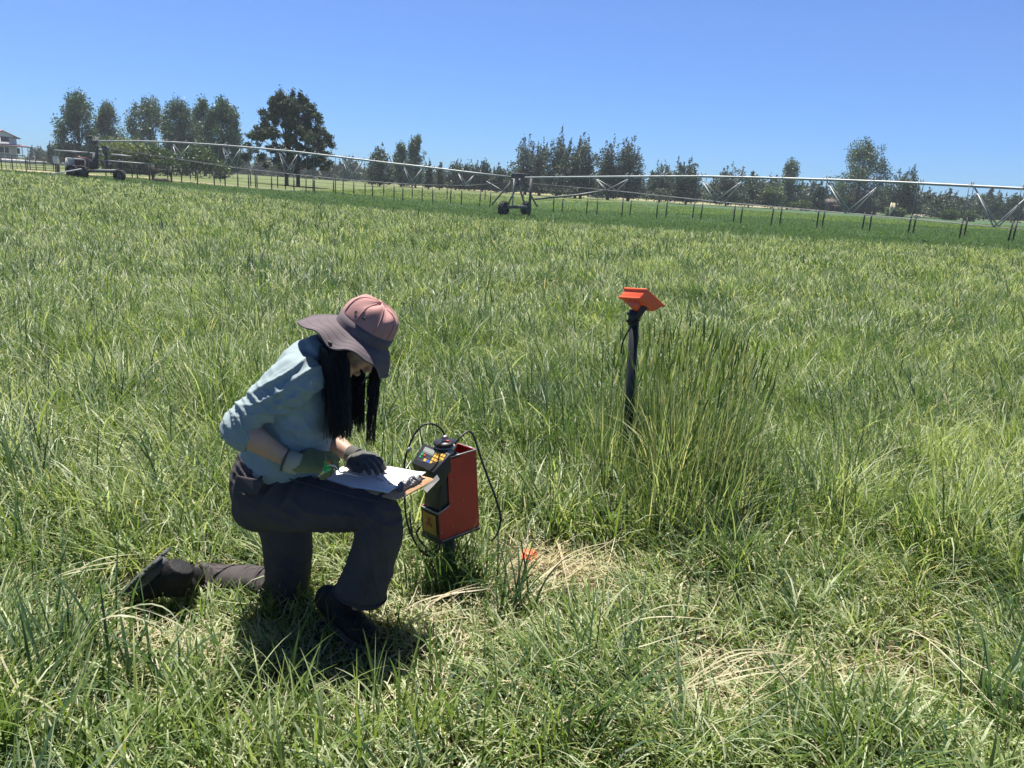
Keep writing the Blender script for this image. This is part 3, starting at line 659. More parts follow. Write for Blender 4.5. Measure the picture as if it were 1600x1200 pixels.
def plan(A, B, px):
    """point on the plan line A-B that stands in photo column px: returns (x, y)"""
    lo, hi = -.3, 1.6
    for _ in range(40):
        m = (lo + hi) / 2; X = A[0] + (B[0] - A[0]) * m; Y = A[1] + (B[1] - A[1]) * m
        v = np.array([X, Y, 2.3]) - [0, 0, CAM_H]; c = 800 + FPX * (v @ _R) / (v @ _F)
        if c < px: lo = m
        else: hi = m
    return X, Y
E0 = at(147, 221, 60); E1 = at(812, 277, 56); E2 = at(1600, 294.5, 37)
def curve(A, B, pts):
    o = []
    for px, py in pts:
        X, Y = plan(A, B, px); o.append([X, Y, at(px, py, Y)[2]])
    return np.array(o)
left = curve(E0, E1, [(147, 221), (210, 220.5), (270, 222.3), (347, 227), (400, 231.5), (460, 237), (530, 245.3), (610, 255), (660, 260.5), (730, 269), (800, 277)])
right = curve(E1, E2, [(820, 277.6), (900, 276.8), (975, 276), (1095, 275.6), (1160, 277), (1300, 281), (1400, 284.8), (1520, 290.8), (1600, 294.8)])
d_ = nrm(right[-1, :2] - right[0, :2])
right = np.concatenate([right, [np.r_[right[-1, :2] + d_ * 7, right[-1, 2] - .22], np.r_[right[-1, :2] + d_ * 14, right[-1, 2] - .62]]])
mach = thing('irrigation_machine', (E1[0], E1[1], gz1(E1[0], E1[1])), 'long wheeled irrigation machine, raised pipe on trusses with hanging drop hoses', 'irrigation machine')

def span(P, panels, drops, rod_start=True):
    dirn = nrm(np.r_[P[-1, :2] - P[0, :2], 0]); perp = np.array([-dirn[1], dirn[0], 0]);
    mb = MB(); mb.tube(P, .066, 12)
    for k in range(2, len(P) * 3, 3):
        pass
    sp = mb.build('pipe_span', m_galv, mach, smooth=True)
    def on(px):
        X, Y = plan(P[0], P[-1], px); t = (np.array([X, Y]) - P[0, :2]) @ dirn[:2]; s = (P[:, :2] - P[0, :2]) @ dirn[:2]
        return np.array([X, Y, np.interp(t, s, P[:, 2])])
    near, far = [], []
    for a, b, dep in panels:
        L, R_ = on(a), on(b); m = (L + R_) / 2 - [0, 0, dep]; N, F_ = m - perp * .62, m + perp * .62
        near.append(N); far.append(F_)
        for q, bt in ((L, N), (R_, N), (L, F_), (R_, F_)):
            MB().tube([q - [0, 0, .08], bt], .032, 6).build('strut', m_galv, sp, smooth=True)
        MB().tube([N, F_], .028, 6).build('cross_bar', m_galv_dark, sp, smooth=True)
    for chain, sg in ((near, -1), (far, 1)):
        pts = [P[0] - [0, 0, .35] + perp * .1 * sg] + chain + [P[-1] - [0, 0, .35] + perp * .1 * sg]
        if not rod_start: pts = pts[:-1] + [chain[-1] + (chain[-1] - chain[-2]) * .8]
        MB().tube(pts, .016, 6).build('truss_rod', m_galv_dark, sp)
    for j, (px, side) in enumerate(drops):
        q = on(px); a = q + perp * .55 * side; g = gz1(a[0], a[1])
        z1 = g + 1.32 + .05 * math.sin(j * 1.7); z0 = g + .50 + .05 * math.sin(j * 2.3); sw = np.array([.04 * math.sin(j * 1.3), .03, 0])
        h = MB().tube([q + [0, 0, .05], q + perp * .25 * side + [0, 0, .22], a + [0, 0, .05], a - [0, 0, .6], np.r_[(a + sw)[:2], z1]], .017, 6).build('drop_hose', m_hose_l, sp, smooth=True)
        MB().tube([np.r_[(a + sw)[:2], z1 + .03], np.r_[(a + sw * 1.4)[:2], z0]], [.042, .036], 8).tube([np.r_[(a + sw * 1.4)[:2], z0], np.r_[(a + sw * 1.4)[:2], z0 - .10]], [.02, .02], 6).build('sprinkler_weight', m_hose_d, h, smooth=True)
    for k in range(6):
        q = P[0] + (P[-1] - P[0]) * (k + .5) / 6; 
    return sp
ldrops = [(x, s) for x in (178, 222, 266, 311, 357, 403, 449, 495, 541, 587, 633, 679, 725, 771) for s in (-1,)] + [(x, 1) for x in (290, 336, 384, 428, 474, 520, 566, 612, 658, 704, 750)]
span(left, [(270, 298, 1.2), (348, 377, 1.5), (436, 466, 1.6), (535, 566, 1.5), (630, 660, 1.3), (715, 742, .95)], ldrops)
rdrops = []
for a, b in ((865, 876), (921, 929), (976, 983), (1030, 1038), (1088, 1096), (1150, 1158), (1214, 1227), (1282, 1297), (1353, 1372), (1424, 1447), (1501, 1528), (1582, 1608)):
    rdrops += [((a + b) / 2 + (4 if b < 1200 else 0), 1), ((a + b) / 2 + (4 if b < 1200 else 0), -1)]
span(right, [(930, 985, .85), (1093, 1163, 1.42), (1290, 1375, 1.66), (1520, 1612, 1.80)], rdrops, False)

def wheel(c, axis, r, wdt, parent, chunky=True):
    M = frame(axis); mb = MB(); R = []
    for (q, h) in ((.62, -.45), (.80, -.5), (.93, -.5), (1, -.38), (1, .38), (.93, .5), (.80, .5), (.62, .45)):
        a = np.arange(24) / 24 * 2 * PI; P = np.stack([np.cos(a) * q * r, np.sin(a) * q * r, np.full(24, h * wdt)], 1) @ M.T + c; R.append(P)
    R.append(R[0]); mb.rings(R, cap=False)
    if chunky:
        for i in range(16):
            a = i / 16 * 2 * PI
            for s in (-1, 1):
                pc = np.array([math.cos(a + s * .1) * r * 1.01, math.sin(a + s * .1) * r * 1.01, s * wdt * .24])
                Rz = np.array([[math.cos(a), -math.sin(a), 0], [math.sin(a), math.cos(a), 0], [0, 0, 1]])
                Tt = np.array([[1, 0, 0], [0, math.cos(s * .6), -math.sin(s * .6)], [0, math.sin(s * .6), math.cos(s * .6)]])
                mb.box(M @ pc + c, (.05, .05, wdt * .52), M @ Rz @ Tt)
    ty = mb.build('tyre', m_rubber, parent)
    rm = MB(); rm.tube([c - M[:, 2] * wdt * .12, c + M[:, 2] * wdt * .12], r * .64, 20).tube([c - M[:, 2] * wdt * .5, c + M[:, 2] * wdt * .5], r * .14, 10)
    rm.build('rim', m_galv_dark, parent)
# middle wheel tower
tp = (left[-1] + right[0]) / 2; A = atz(792, 333, -.47); A = np.array([*plan((-3, 54.6), (3, 54.6), 792), 0]); B = np.array([*plan((-3, 57.2), (3, 57.2), 827), 0])
A[2] = gz1(A[0], A[1]) + .46; B[2] = gz1(B[0], B[1]) + .46; ax = nrm(B - A); side = np.array([ax[1], -ax[0], 0])
tw = MB().bar(A + ax * .1 + [0, 0, .12], B - ax * .1 + [0, 0, .12], .16, .22).build('base_beam', m_dkmetal, mach)
for c in (A, B):
    wh = MB().tube([c - side * .35, c + side * .1], .06, 10).build('axle', m_dkmetal, tw)
    wheel(c - side * .12, side, .48, .40, tw)
for a_, b_ in ((A + ax * .3, tp + ax * .25), (B - ax * .3, tp - ax * .25), (A + ax * .3 - side * 1.3, tp - side * .4), (B - ax * .3 + side * 1.0, tp + side * .3)):
    MB().bar(a_ + [0, 0, .18], b_ - [0, 0, .1], .09, .09).build('tower_leg', m_galv_dark, tw)
MB().bar(A + ax * .9 + [0, 0, 1.2], B - ax * .9 + [0, 0, 1.2], .06).build('brace', m_galv_dark, tw)
q = np.array([*plan(left[0], right[0], 836), 0]); q[:2] -= ax[:2] * .5; gq = gz1(q[0], q[1])
MB().tube([[q[0], q[1], gq], [q[0], q[1], tp[2] - .02]], .09, 10).build('standpipe', m_dkmetal, tw, smooth=True)
q2 = at(802, 300, 55.2); MB().tube([[q2[0], q2[1], gz1(q2[0], q2[1]) + .6], [q2[0], q2[1], tp[2] - .1]], .045, 8).build('flex_hose', m_galv, tw, smooth=True)
MB().box(tp + [.15, 0, .12], (1.3, .35, .3)).box(tp + [.9, 0, .35], (.3, .1, .25)).build('gear_box', m_dkmetal, tw, bevel=.02)
MB().tube([at(836, 311, 55), at(900, 305, 53.5), at(940, 299, 52.5)], .07, 8).build('tow_pipe', m_galv_dark, tw, smooth=True)
MB().tube([at(760, 283, 57), at(792, 302, 56)], .03, 6).build('brace', m_galv, tw)
# engine cart at the left end
zc = gz1(E0[0], 60); W = lambda px, py, Y=60: at(px, py, Y)
ca = MB()
ca.bar(W(120, 267, 59), W(192, 268, 59), .18, .22).bar(W(120, 267, 61), W(192, 268, 61), .18, .22).bar(W(122, 266, 59), W(122, 266, 61), .15).bar(W(150, 266, 59), W(150, 266, 61), .15).bar(W(188, 267, 59), W(188, 267, 61), .15)
cart = ca.build('cart', m_dkmetal, mach)
for px, Y in ((113, 58.8), (128, 58.8), (113, 61.2), (128, 61.2), (186, 58.8), (186, 61.2)):
    c = W(px, 269, Y); c[2] = gz1(c[0], c[1]) + (.46 if px < 150 else .42)
    wheel(c, np.array([.12, 1, 0]), .46 if px < 150 else .42, .32, cart)
MB().box(W(117, 255) + [0, 0, 0], (.62, .9, .75)).build('tank', mat('grey_tank', (.32, .34, .38), .5, noise=.2), cart, bevel=.05)
MB().box(W(128, 255), (.56, 1.0, .78)).box(W(128, 255) + [0, 0, .42], (.5, .7, .06)).build('engine', m_red_eng, cart, bevel=.04)
f_ = MB(); a0, a1, a2, a3 = W(103, 267, 59.4), W(104, 247, 59.4), W(133, 249.5, 59.4), W(133, 262, 59.4)
f_.bar(a0, a1, .09).bar(a1, a2, .09).bar(a2, a3, .06)
for s_ in (1.2,): f_.bar(a0 + [0, s_, 0], a1 + [0, s_, 0], .09).bar(a1 + [0, s_, 0], a2 + [0, s_, 0], .09).bar(a1, a1 + [0, s_, 0], .07)
f_.build('canopy_frame', m_white, cart)
MB().bar(W(82, 272, 58.6), W(128, 264, 58.6), .09).build('drawbar', m_white, cart)
MB().bar(W(152, 268), W(152, 214), .14, .14).bar(W(147, 268, 59.6), W(147, 240, 59.6), .2, .2).box(W(141, 214), (.3, .3, .22)).bar(W(150, 252), W(150, 214, 60.5), .1).box(W(149, 222), (.34, .34, .34)).build('mast', m_dkmetal, cart)
MB().bar(W(136, 233), W(147, 216), .05).bar(W(135, 236, 60.5), W(141, 214), .05).bar(W(160, 246), W(151, 225), .05).build('mast_brace', m_galv_dark, cart)
for p0, p1, r_ in ((W(85, 234.8, 59), W(138, 238.5, 59.6), .055), (W(140, 239), W(160, 241), .05), (W(159, 242.5), (W(168, 243)), .045), (W(174, 241.3), W(204, 244.2), .06), (W(148, 233), W(161, 234), .05), (W(151, 250), W(238, 256.5, 59), .045)):
    MB().tube([p0, p1], r_, 8).build('boom_pipe', m_galv, cart, smooth=True)
MB().bar(W(152, 265.5, 59), W(188, 266.5, 59), .1, .14).build('deck_rail', m_galv, cart)
for p0, h_, r_ in ((W(189, 267), .85, .15), (W(144, 268), .95, .16), (W(168, 266), 1.25, .10)):
    MB().tube([p0, p0 + [0, 0, h_]], r_, 10).tube([p0 + [0, 0, h_], p0 + [0, 0, h_ + .12]], [r_ * .8, r_ * .5], 10).build('filter_canister', m_dkmetal, cart, smooth=True)
MB().bar(W(167, 252), W(174, 264), .05).bar(W(160, 228), W(205, 236, 61), .03).bar(W(166, 233), W(167, 250), .08).box(W(165, 233), (.35, .3, .45)).build('control_arm', m_galv_dark, cart)
ex = MB().tube([W(124, 250), W(124, 243.5)], .05, 8).build('exhaust_pipe', m_galv, cart, smooth=True)

# ================================================================== FENCES, GATE, METER BOX
m_post = mat('dark_fence_steel', (.045, .045, .045), .7, noise=.3, nscale=2)
m_wood = mat('weathered_wood', (.16, .13, .10), .85, noise=.4, nscale=3)
def gp(px, Y):
    """ground point in photo column px at distance Y"""
    x = at(px, 265, Y)[0]; return np.array([x, Y, gz1(x, Y)])
fn = thing('pipe_fence', gp(130, 70), 'dark steel pipe fence with a thick top rail running behind the engine cart', 'fence')
pp = [(-20, 73), (3, 73), (20, 73), (41, 72.6)]
def seg_fence(root, pts, h, rails, post_r, mt, rail_r=.03, dbl=()):
    for i, (px, Y) in enumerate(pts):
        g = gp(px, Y); MB().tube([g - [0, 0, .2], g + [0, 0, h + (.12 if i in dbl else 0)]], post_r * (1.5 if i in dbl else 1), 8).build('post', mt, root, smooth=True)
    for z, rr in rails:
        MB().tube([gp(px, Y) + [0, 0, z] for px, Y in pts], rr, 6, ).build('rail' if rr > .012 else 'wire', mt, root, smooth=True)
seg_fence(fn, pp, 1.35, [(1.35, .045), (1.05, .03), (.7, .02), (.35, .02)], .05, m_post)
fn2 = thing('pipe_fence', gp(160, 69), 'dark steel pipe fence between the gate and the braced corner posts', 'fence')
seg_fence(fn2, [(87, 71.8), (104, 71), (135, 70), (165, 69), (180, 68.4), (206, 67.4), (214, 67), (233, 66), (237.5, 65.6)], 1.28, [(1.28, .055), (1.0, .018), (.7, .018), (.4, .018)], .05, m_post, dbl=(7, 8))
fn3 = thing('wire_fence', gp(400, 68), 'long wire fence with thin dark posts crossing the pasture behind the irrigation pipe', 'fence')
seg_fence(fn3, [(240, 65.5), (267, 66), (283, 66.2), (308, 66.6), (334, 67), (351, 67.4), (371, 68), (388, 68.5), (401, 69), (424, 70), (459, 71.5), (489, 73), (521, 75), (553, 77), (600, 80), (645, 83), (700, 87), (760, 92), (820, 98)],
          1.2, [(1.15, .013), (.85, .010), (.55, .010), (.25, .010)], .055, m_post, dbl=(0, 1))
MB().bar(gp(240, 65.5) + [0, 0, .98], gp(267, 66) + [0, 0, .98], .08).build('brace_rail', m_wood, fn3)
fn4 = thing('wire_fence', gp(20, 76), 'thin leaning stakes of an old wire fence in front of the white house', 'fence')
for px, Y, dx in ((10, 76, 0), (17, 77, 0), (20, 78, 0), (27, 75, 0), (34.5, 73.5, -.14)):
    g = gp(px, Y); MB().tube([g, g + [dx * 1.5, 0, 1.0]], .03, 6).build('stake', m_wood, fn4)
# tube gate
gt = thing('field_gate', gp(64, 72), 'six bar tubular metal gate between the two pipe fences', 'gate')
a_, b_ = gp(43.5, 72.2), gp(84, 71.9)
for k in range(6):
    z = .18 + .2 * k; MB().tube([a_ + [0, 0, z], b_ + [0, 0, z]], .028, 6).build('bar', m_post, gt)
for t in (0, .1, .33, .62, .68, 1): g = a_ + (b_ - a_) * t; MB().tube([g + [0, 0, .1], g + [0, 0, 1.28]], .04, 6).build('upright', m_post, gt)
mbx = thing('meter_box', gp(91, 69.5), 'white meter box on a dark wooden post by the gate', 'utility box')
g = gp(91, 69.5); MB().bar(g, g + [0, 0, 1.25], .2).build('post', m_wood, mbx)
MB().box(g + [-.05, -.16, 1.15], (.42, .2, .62)).build('box', m_white, mbx, bevel=.02)
MB().box(g + [-.05, -.16, 1.49], (.46, .26, .05)).build('lid', m_galv_dark, mbx)
tr_ = thing('water_trough', gp(255, 64), 'low dark wooden trough by the braced fence posts', 'trough')
g = gp(252, 63.5); t_ = MB()
t_.box(g + [0, -.3, .2], (1.0, .05, .36)).box(g + [0, .3, .2], (1.0, .05, .36)).box(g + [-.5, 0, .2], (.05, .56, .36)).box(g + [.5, 0, .2], (.05, .56, .36)).box(g + [0, 0, .06], (.96, .56, .05))
t_.build('trough_body', m_wood, tr_)

# ================================================================== HOUSES AND FAR THINGS
m_wall = mat('white_siding', (.66, .66, .70), .7, noise=.05)
m_roof = mat('faded_red_roof', (.26, .15, .155), .8, noise=.2, nscale=2)
m_glass = mat('dark_window_glass', (.03, .035, .045), .1)
m_brown = mat('brown_siding', (.10, .075, .06), .8, noise=.2)
m_brroof = mat('brown_shingle_roof', (.13, .105, .10), .9, noise=.2)
Yh = 190.0; s = mpp(Yh, 2); hx = at(8, 240, Yh)[0]; hz = gz1(hx, Yh); hs = thing('farmhouse', (hx, Yh, hz), 'white two storey farmhouse with a faded red roof and a covered porch', 'house')
top = at(8, 200, Yh)[2]; eave = at(22, 215, Yh)[2]; b1 = at(20, 226, Yh)[2]; xr = at(20, 220, Yh)[0]; pe = at(42, 230, Yh)[2]; xp = at(41, 230, Yh)[0]
xl = hx - (xr - hx); apex = (at(7, 205, Yh)[2])
hb = MB(); D = 9
hb.hexa([(xl - 4, Yh, hz), (xr, Yh, hz), (xr, Yh + D, hz), (xl - 4, Yh + D, hz), (xl - 4, Yh, eave), (xr, Yh, eave), (xr, Yh + D, eave), (xl - 4, Yh + D, eave)])
hb.add([(xl, Yh - .02, eave), (xr, Yh - .02, eave), (hx, Yh - .02, apex)], T=[(0, 1, 2)])
wl = hb.build('wall', m_wall, hs)
rf = MB(); ov = .5
for sx, x1 in ((-1, xl - .5), (1, xr + .6)):
    rf.hexa([(hx, Yh - ov, apex + .02), (x1, Yh - ov, eave - .25), (x1, Yh + 4, eave - .25), (hx, Yh + 4, apex + .02), (hx, Yh - ov, apex + .25), (x1, Yh - ov, eave - .02), (x1, Yh + 4, eave - .02), (hx, Yh + 4, apex + .25)])
rf.hexa([(xl - 5, Yh - .4, eave - .1), (xr + .8, Yh - .4, eave - .1), (xr + .8, Yh + D + .5, eave - .1), (xl - 5, Yh + D + .5, eave - .1), (xl - 5, Yh + 4, top), (xr - 3, Yh + 4, top), (xr - 3, Yh + 5, top), (xl - 5, Yh + 5, top)])
rf.build('roof', m_roof, hs)
pr = MB().hexa([(xl - 5, Yh - 2.6, pe - .05), (xp, Yh - 2.6, pe - .05), (xp, Yh + 4, pe - .05), (xl - 5, Yh + 4, pe - .05), (xl - 5, Yh - .1, b1 + .1), (xr + .6, Yh - .1, b1 + .1), (xr + .6, Yh + 4, b1 + .1), (xl - 5, Yh + 4, b1 + .1)])
pr.build('porch_roof', m_roof, hs)
for k in range(6):
    x = xr - 2.2 + (xp - .3 - xr + 2.2) * k / 5; MB().bar([x, Yh - 2.3, hz], [x, Yh - 2.3, pe], .16).build('porch_post', m_white, hs)
def window(px0, px1, y0, y1, par, Y):
    a = at(px0, y1, Y); b = at(px1, y0, Y); f = MB().box(((a[0] + b[0]) / 2, Y - .04, (a[2] + b[2]) / 2), (b[0] - a[0], .08, b[2] - a[2])).build('window', m_white, par)
    MB().box(((a[0] + b[0]) / 2, Y - .10, (a[2] + b[2]) / 2), (b[0] - a[0] - .2, .05, b[2] - a[2] - .2)).build('pane', m_glass, f)
window(2.5, 12, 213, 221.5, hs, Yh); window(1, 12, 230, 238.5, hs, Yh); window(21, 24, 231, 240, hs, Yh)
MB().box(((xl + xr) / 2, Yh - 2.6, hz + .45), (22, .12, .9)).build('porch_rail', m_white, hs)
def low_house(px0, px1, ytop, ybase, Y, label):
    a = at(px0, ybase, Y); b = at(px1, ybase, Y); t = at((px0 + px1) / 2, ytop, Y)[2]; cx = (a[0] + b[0]) / 2; g = gz1(cx, Y); w_ = (b[0] - a[0]); e = g + (t - g) * .55
    h = thing('house', (cx, Y, g), label, 'house'); x0, x1 = cx - w_ / 2, cx + w_ / 2
    MB().box((cx, Y + 4, (g + e) / 2), (w_ * .9, 7, e - g)).build('wall', m_brown, h)
    MB().hexa([(x0, Y - .6, e - .1), (x1, Y - .6, e - .1), (x1, Y + 8.6, e - .1), (x0, Y + 8.6, e - .1), (x0 + 2.5, Y + 3.6, t), (x1 - 2.5, Y + 3.6, t), (x1 - 2.5, Y + 4.4, t), (x0 + 2.5, Y + 4.4, t)]).build('roof', m_brroof, h)
    for k in range(3):
        x = x0 + w_ * (.2 + .28 * k); f = MB().box((x, Y + .46, g + (e - g) * .55), (w_ * .12, .08, (e - g) * .45)).build('window', m_white, h)
        MB().box((x, Y + .40, g + (e - g) * .55), (w_ * .10, .06, (e - g) * .38)).build('pane', m_glass, f)
hs.rotation_euler = (0, 0, math.radians(33)); hs.scale = (1.19, 1, 1)
low_house(1290, 1326, 309, 330, 176, 'low brown roofed house between the cone shaped spruce and the feathery cottonwood')
low_house(1332, 1372, 314, 333, 172, 'second low house with a darker shallow roof under the feathery cottonwood')
# pale grassy plume plant beside the hedge
pg = at(1391, 331, 158); g = np.array([pg[0], 158, gz1(pg[0], 158)]); z1 = at(1394, 316, 158)[2]
pt = thing('pampas_plant', g, 'pale cream plume plant standing beside the low clipped hedge', 'plant')
mb = MB()
for k in range(70):
    a = random.random() * 6.28; q = random.random() * .5; e = g + np.array([math.cos(a) * q + .35, math.sin(a) * q, (z1 - g[2]) * (.55 + .45 * random.random())])
    mb.tube([g + [-.2 + .15 * random.random(), 0, 0], (g + e) / 2 + [-.1, 0, .1], e], [.03, .06, .03], 4)
mb.build('plumes', mat('cream_plumes', (.62, .58, .45), .9), pt)
pt2 = MB()
g2 = at(1435, 336, 156); g2[2] = gz1(g2[0], 156)
for k in range(60): pt2.ball(g2 + [random.gauss(0, .7), random.gauss(0, .3), .25 + random.random() * .4], .16, 6)
o = pt2.build('flowering_shrub', mat('cream_blossom', (.50, .45, .36), .9, noise=.4, nscale=3)); props(o, 'small shrub with cream blossom left of the larger clipped hedge', 'shrub')
# tarp covered mound, cattle
mg = at(935, 309, 185); mg[2] = gz1(mg[0], 185)
mb = MB(); mb.ball(mg + [0, 0, .3], (1.4, 1.2, 1.35), 12); mb.ball(mg + [1.0, .2, 0], (1.2, 1.0, .8), 12); mb.ball(mg + [-1.3, 0, 0], (.9, 1, .6), 10)
o = remeshed(mb, 'covered_mound', mat('grey_tarp', (.28, .29, .32), .8, noise=.15), None, .12, 2); props(o, 'grey covered mound beyond the pasture under the middle junipers', 'mound')
m_cow = mat('black_hide', (.02, .02, .022), .8); m_cowp = mat('patched_hide', (.02, .02, .022), .8, col2=(.5, .48, .45), nscale=1.3, detail=1)
def cow(px, Y, yaw, mt, label, down=False):
    x = at(px, 306, Y)[0]; g = np.array([x, Y, gz1(x, Y)]); c, s_ = math.cos(yaw), math.sin(yaw); Wd = lambda a, b, z: g + np.array([a * c - b * s_, a * s_ + b * c, z])
    dz = -.45 if down else 0; mb = MB()
    mb.loft([(Wd(-.85, 0, 1.05 + dz), .30, .24), (Wd(-.4, 0, 1.02 + dz), .38, .30), (Wd(.2, 0, 1.0 + dz), .40, .31), (Wd(.7, 0, 1.08 + dz), .34, .24), (Wd(1.0, 0, 1.12 + dz), .22, .16), (Wd(1.2, 0, .85 + dz), .15, .12)], 12, ref=Wd(0, 1, 0) - g)
    mb.loft([(Wd(1.15, 0, .9 + dz), .13, .11), (Wd(1.35, 0, .62 + dz), .10, .09), (Wd(1.45, 0, .45 + dz), .07, .07)], 10, ref=Wd(0, 1, 0) - g)
    for a, b in ((-.75, .2), (-.7, -.2), (.65, .18), (.7, -.18)):
        mb.tube([Wd(a, b, .95 + dz), Wd(a + (.1 if a < 0 else 0), b, .62 + dz), Wd(a - (.08 if a < 0 else 0), b, max(.02, .45 + dz)), Wd(a, b, 0)], [.15, .11, .07, .06], 8)
    mb.tube([Wd(-1.0, 0, 1.2 + dz), Wd(-1.15, 0, .9 + dz), Wd(-1.15, 0, max(.1, .4 + dz))], .035, 6)
    for b in (-.14, .14): mb.tube([Wd(1.1, b * .6, 1.0 + dz), Wd(1.05, b * 1.8, .98 + dz)], [.05, .03], 6)
    o = remeshed(mb, 'cow', mt, None, .05, 2); props(o, label, 'cow', 'cattle beyond the pasture')
cow(936, 175, 0.2, m_cow, 'black cow near the grey covered mound, head lowered')
cow(1050, 170, 2.9, m_cowp, 'black and white cow under the low gappy juniper')
cow(953, 178, .1, m_cow, 'black cow lying in the shade left of the wide juniper', True)

# ================================================================== PERSON
def fabric(name, col, col2=None, rough=.85, bump=.25, scale=900, sheen=.2, spec=.2, mottle=.10):
    m = mat(name, col, rough, spec=spec, sheen=sheen); n = m.node_tree; b = n.nodes['Principled BSDF']
    tc = [x for x in n.nodes if x.type == 'TEX_COORD'][0]
    a = n.nodes.new('ShaderNodeTexNoise'); a.inputs['Scale'].default_value = 14; a.inputs['Detail'].default_value = 8
    mr = n.nodes.new('ShaderNodeMapRange'); mr.inputs[1].default_value = .3; mr.inputs[2].default_value = .7; mr.inputs[3].default_value = 1 - mottle; mr.inputs[4].default_value = 1 + mottle
    vm = n.nodes.new('ShaderNodeVectorMath'); vm.operation = 'SCALE'; vm.inputs[0].default_value = col
    n.links.new(tc.outputs['Object'], a.inputs['Vector']); n.links.new(a.outputs['Fac'], mr.inputs[0]); n.links.new(mr.outputs[0], vm.inputs['Scale']); n.links.new(vm.outputs[0], b.inputs['Base Color'])
    w1 = n.nodes.new('ShaderNodeTexNoise'); w1.inputs['Scale'].default_value = scale; w1.inputs['Detail'].default_value = 2
    bp = n.nodes.new('ShaderNodeBump'); bp.inputs['Strength'].default_value = bump; bp.inputs['Distance'].default_value = .0012
    n.links.new(tc.outputs['Object'], w1.inputs['Vector']); n.links.new(w1.outputs['Fac'], bp.inputs['Height']); n.links.new(bp.outputs['Normal'], b.inputs['Normal'])
    return m
m_shirt = fabric('pale_blue_jersey', (.25, .32, .345), sheen=.08)
m_trou = fabric('charcoal_brown_twill', (.072, .064, .068), bump=.5, scale=500, sheen=0, spec=.1)
m_hatp = fabric('dusty_pink_cloth', (.40, .225, .215), sheen=.05)
m_hatg = fabric('grey_mauve_cloth', (.125, .105, .118), sheen=.03)
m_gloveg = fabric('olive_green_cloth', (.185, .19, .08), bump=.5)
m_glovep = fabric('grey_tan_suede', (.26, .22, .19), bump=.6)
m_cuffm = fabric('beige_cuff', (.36, .34, .27))
m_gdark = fabric('dark_grey_glove', (.085, .085, .08), bump=.5)
m_boot = mat('black_boot_leather', (.012, .012, .014), .65, spec=.25, noise=.3, nscale=30, bump=.3, bscale=150)
m_sole = mat('black_boot_rubber', (.06, .062, .066), .7, bump=.4, bscale=200)
m_skin = mat('skin', (.46, .29, .22), .5, noise=.05, nscale=20, bump=.08, bscale=400)
m_skin.node_tree.nodes['Principled BSDF'].inputs['Subsurface Weight'].default_value = .12
m_skin.node_tree.nodes['Principled BSDF'].inputs['Subsurface Radius'].default_value = (.01, .004, .002)
m_hair = mat('black_hair', (.006, .006, .0065), .42, spec=.35)

def K(px, py, Y, r1, r2=None):
    """a body section: centre in the photo at distance Y, radii in metres"""
    return (at(px, py, Y), r1, r2 if r2 is not None else r1)
base = atz(445, 950, 0.0)
per = thing('person', (base[0], 2.6, 0), 'kneeling person in pale blue sweater and pink and grey sun hat, writing on a clipboard', 'person')

# ---- joints (Y = distance from the camera)
PEL = at(428, 752, 2.58)
def folds(sets, gain=1.3):
    def f(co, no):
        d = np.zeros(len(co))
        for c, R, k, lam, amp, ph in sets:
            c = np.asarray(c); k = nrm(k); q = (co - c) / np.asarray(R); m = np.exp(-(q ** 2).sum(1) * 1.2)
            u = co @ k
            wv = 1.1 * np.sin(co @ np.array([17, 9, 13.]) + ph) + .7 * np.sin(co @ np.array([-11, 23, 19.]) + 2 * ph) + .4 * np.sin(co @ np.array([41, -29, 37.]) + ph)
            wv = wv * 1.5 + 1.3 * np.sin(co @ np.array([7, 31, -12.]) + ph * 3)
            s = np.sin((u * 2 * PI / lam + wv + ph) * .5); rdg = (1 - np.abs(s)) ** 1.8 * 2.2 - .65
            am = .35 + .65 * (.5 + .5 * np.sin(co @ np.array([26, -18, 31.]) + ph * 1.7)) * (.6 + .4 * np.sin(co @ np.array([-19, 33, 14.]) + ph))
            d += amp * m * rdg * am * gain
        d += .0012 * np.sin(co @ np.array([60, 21, 44.])) * np.sin(co @ np.array([-33, 52, 27.]))
        return d
    return f

# ---- body: one continuous skin under the clothes
def head_frame():
    a = math.radians(50); fwd = np.array([math.cos(a), -.10, -math.sin(a)]); fwd = nrm(fwd)
    up = np.array([math.sin(a), 0, math.cos(a)]); up = nrm(up - fwd * (up @ fwd)); sd = np.cross(fwd, up)   # sd: towards the camera side
    return fwd, up, sd
HC = at(557, 532, 2.58); fwd, up, sd = head_frame()
hp = lambda f_, u_, s_: HC + fwd * f_ + up * u_ + sd * s_
HM = np.stack([fwd, sd, up], 1)
bd = MB()
bd.ball(hp(-.012, .035, 0), (.092, .072, .088), 20, HM)                 # cranium
bd.ball(hp(.030, -.02, 0), (.062, .060, .080), 18, HM)                  # face mass
bd.ball(hp(.045, -.072, 0), (.040, .044, .036), 14, HM)                 # jaw
bd.ball(hp(.074, -.100, 0), (.018, .018, .014), 12, HM)                 # chin
bd.ball(hp(.066, -.030, .034), (.022, .022, .024), 12, HM).ball(hp(.066, -.030, -.034), (.022, .022, .024), 12, HM)   # cheeks
bd.ball(hp(.086, .018, .030), (.010, .026, .010), 10, HM).ball(hp(.086, .018, -.030), (.010, .026, .010), 10, HM)     # brow
bd.tube([hp(.088, .008, 0), hp(.098, -.014, 0), hp(.110, -.036, 0)], [.007, .009, .011], 10)                        # nose
bd.ball(hp(.100, -.040, .011), (.010, .008, .007), 8, HM).ball(hp(.100, -.040, -.011), (.010, .008, .007), 8, HM)
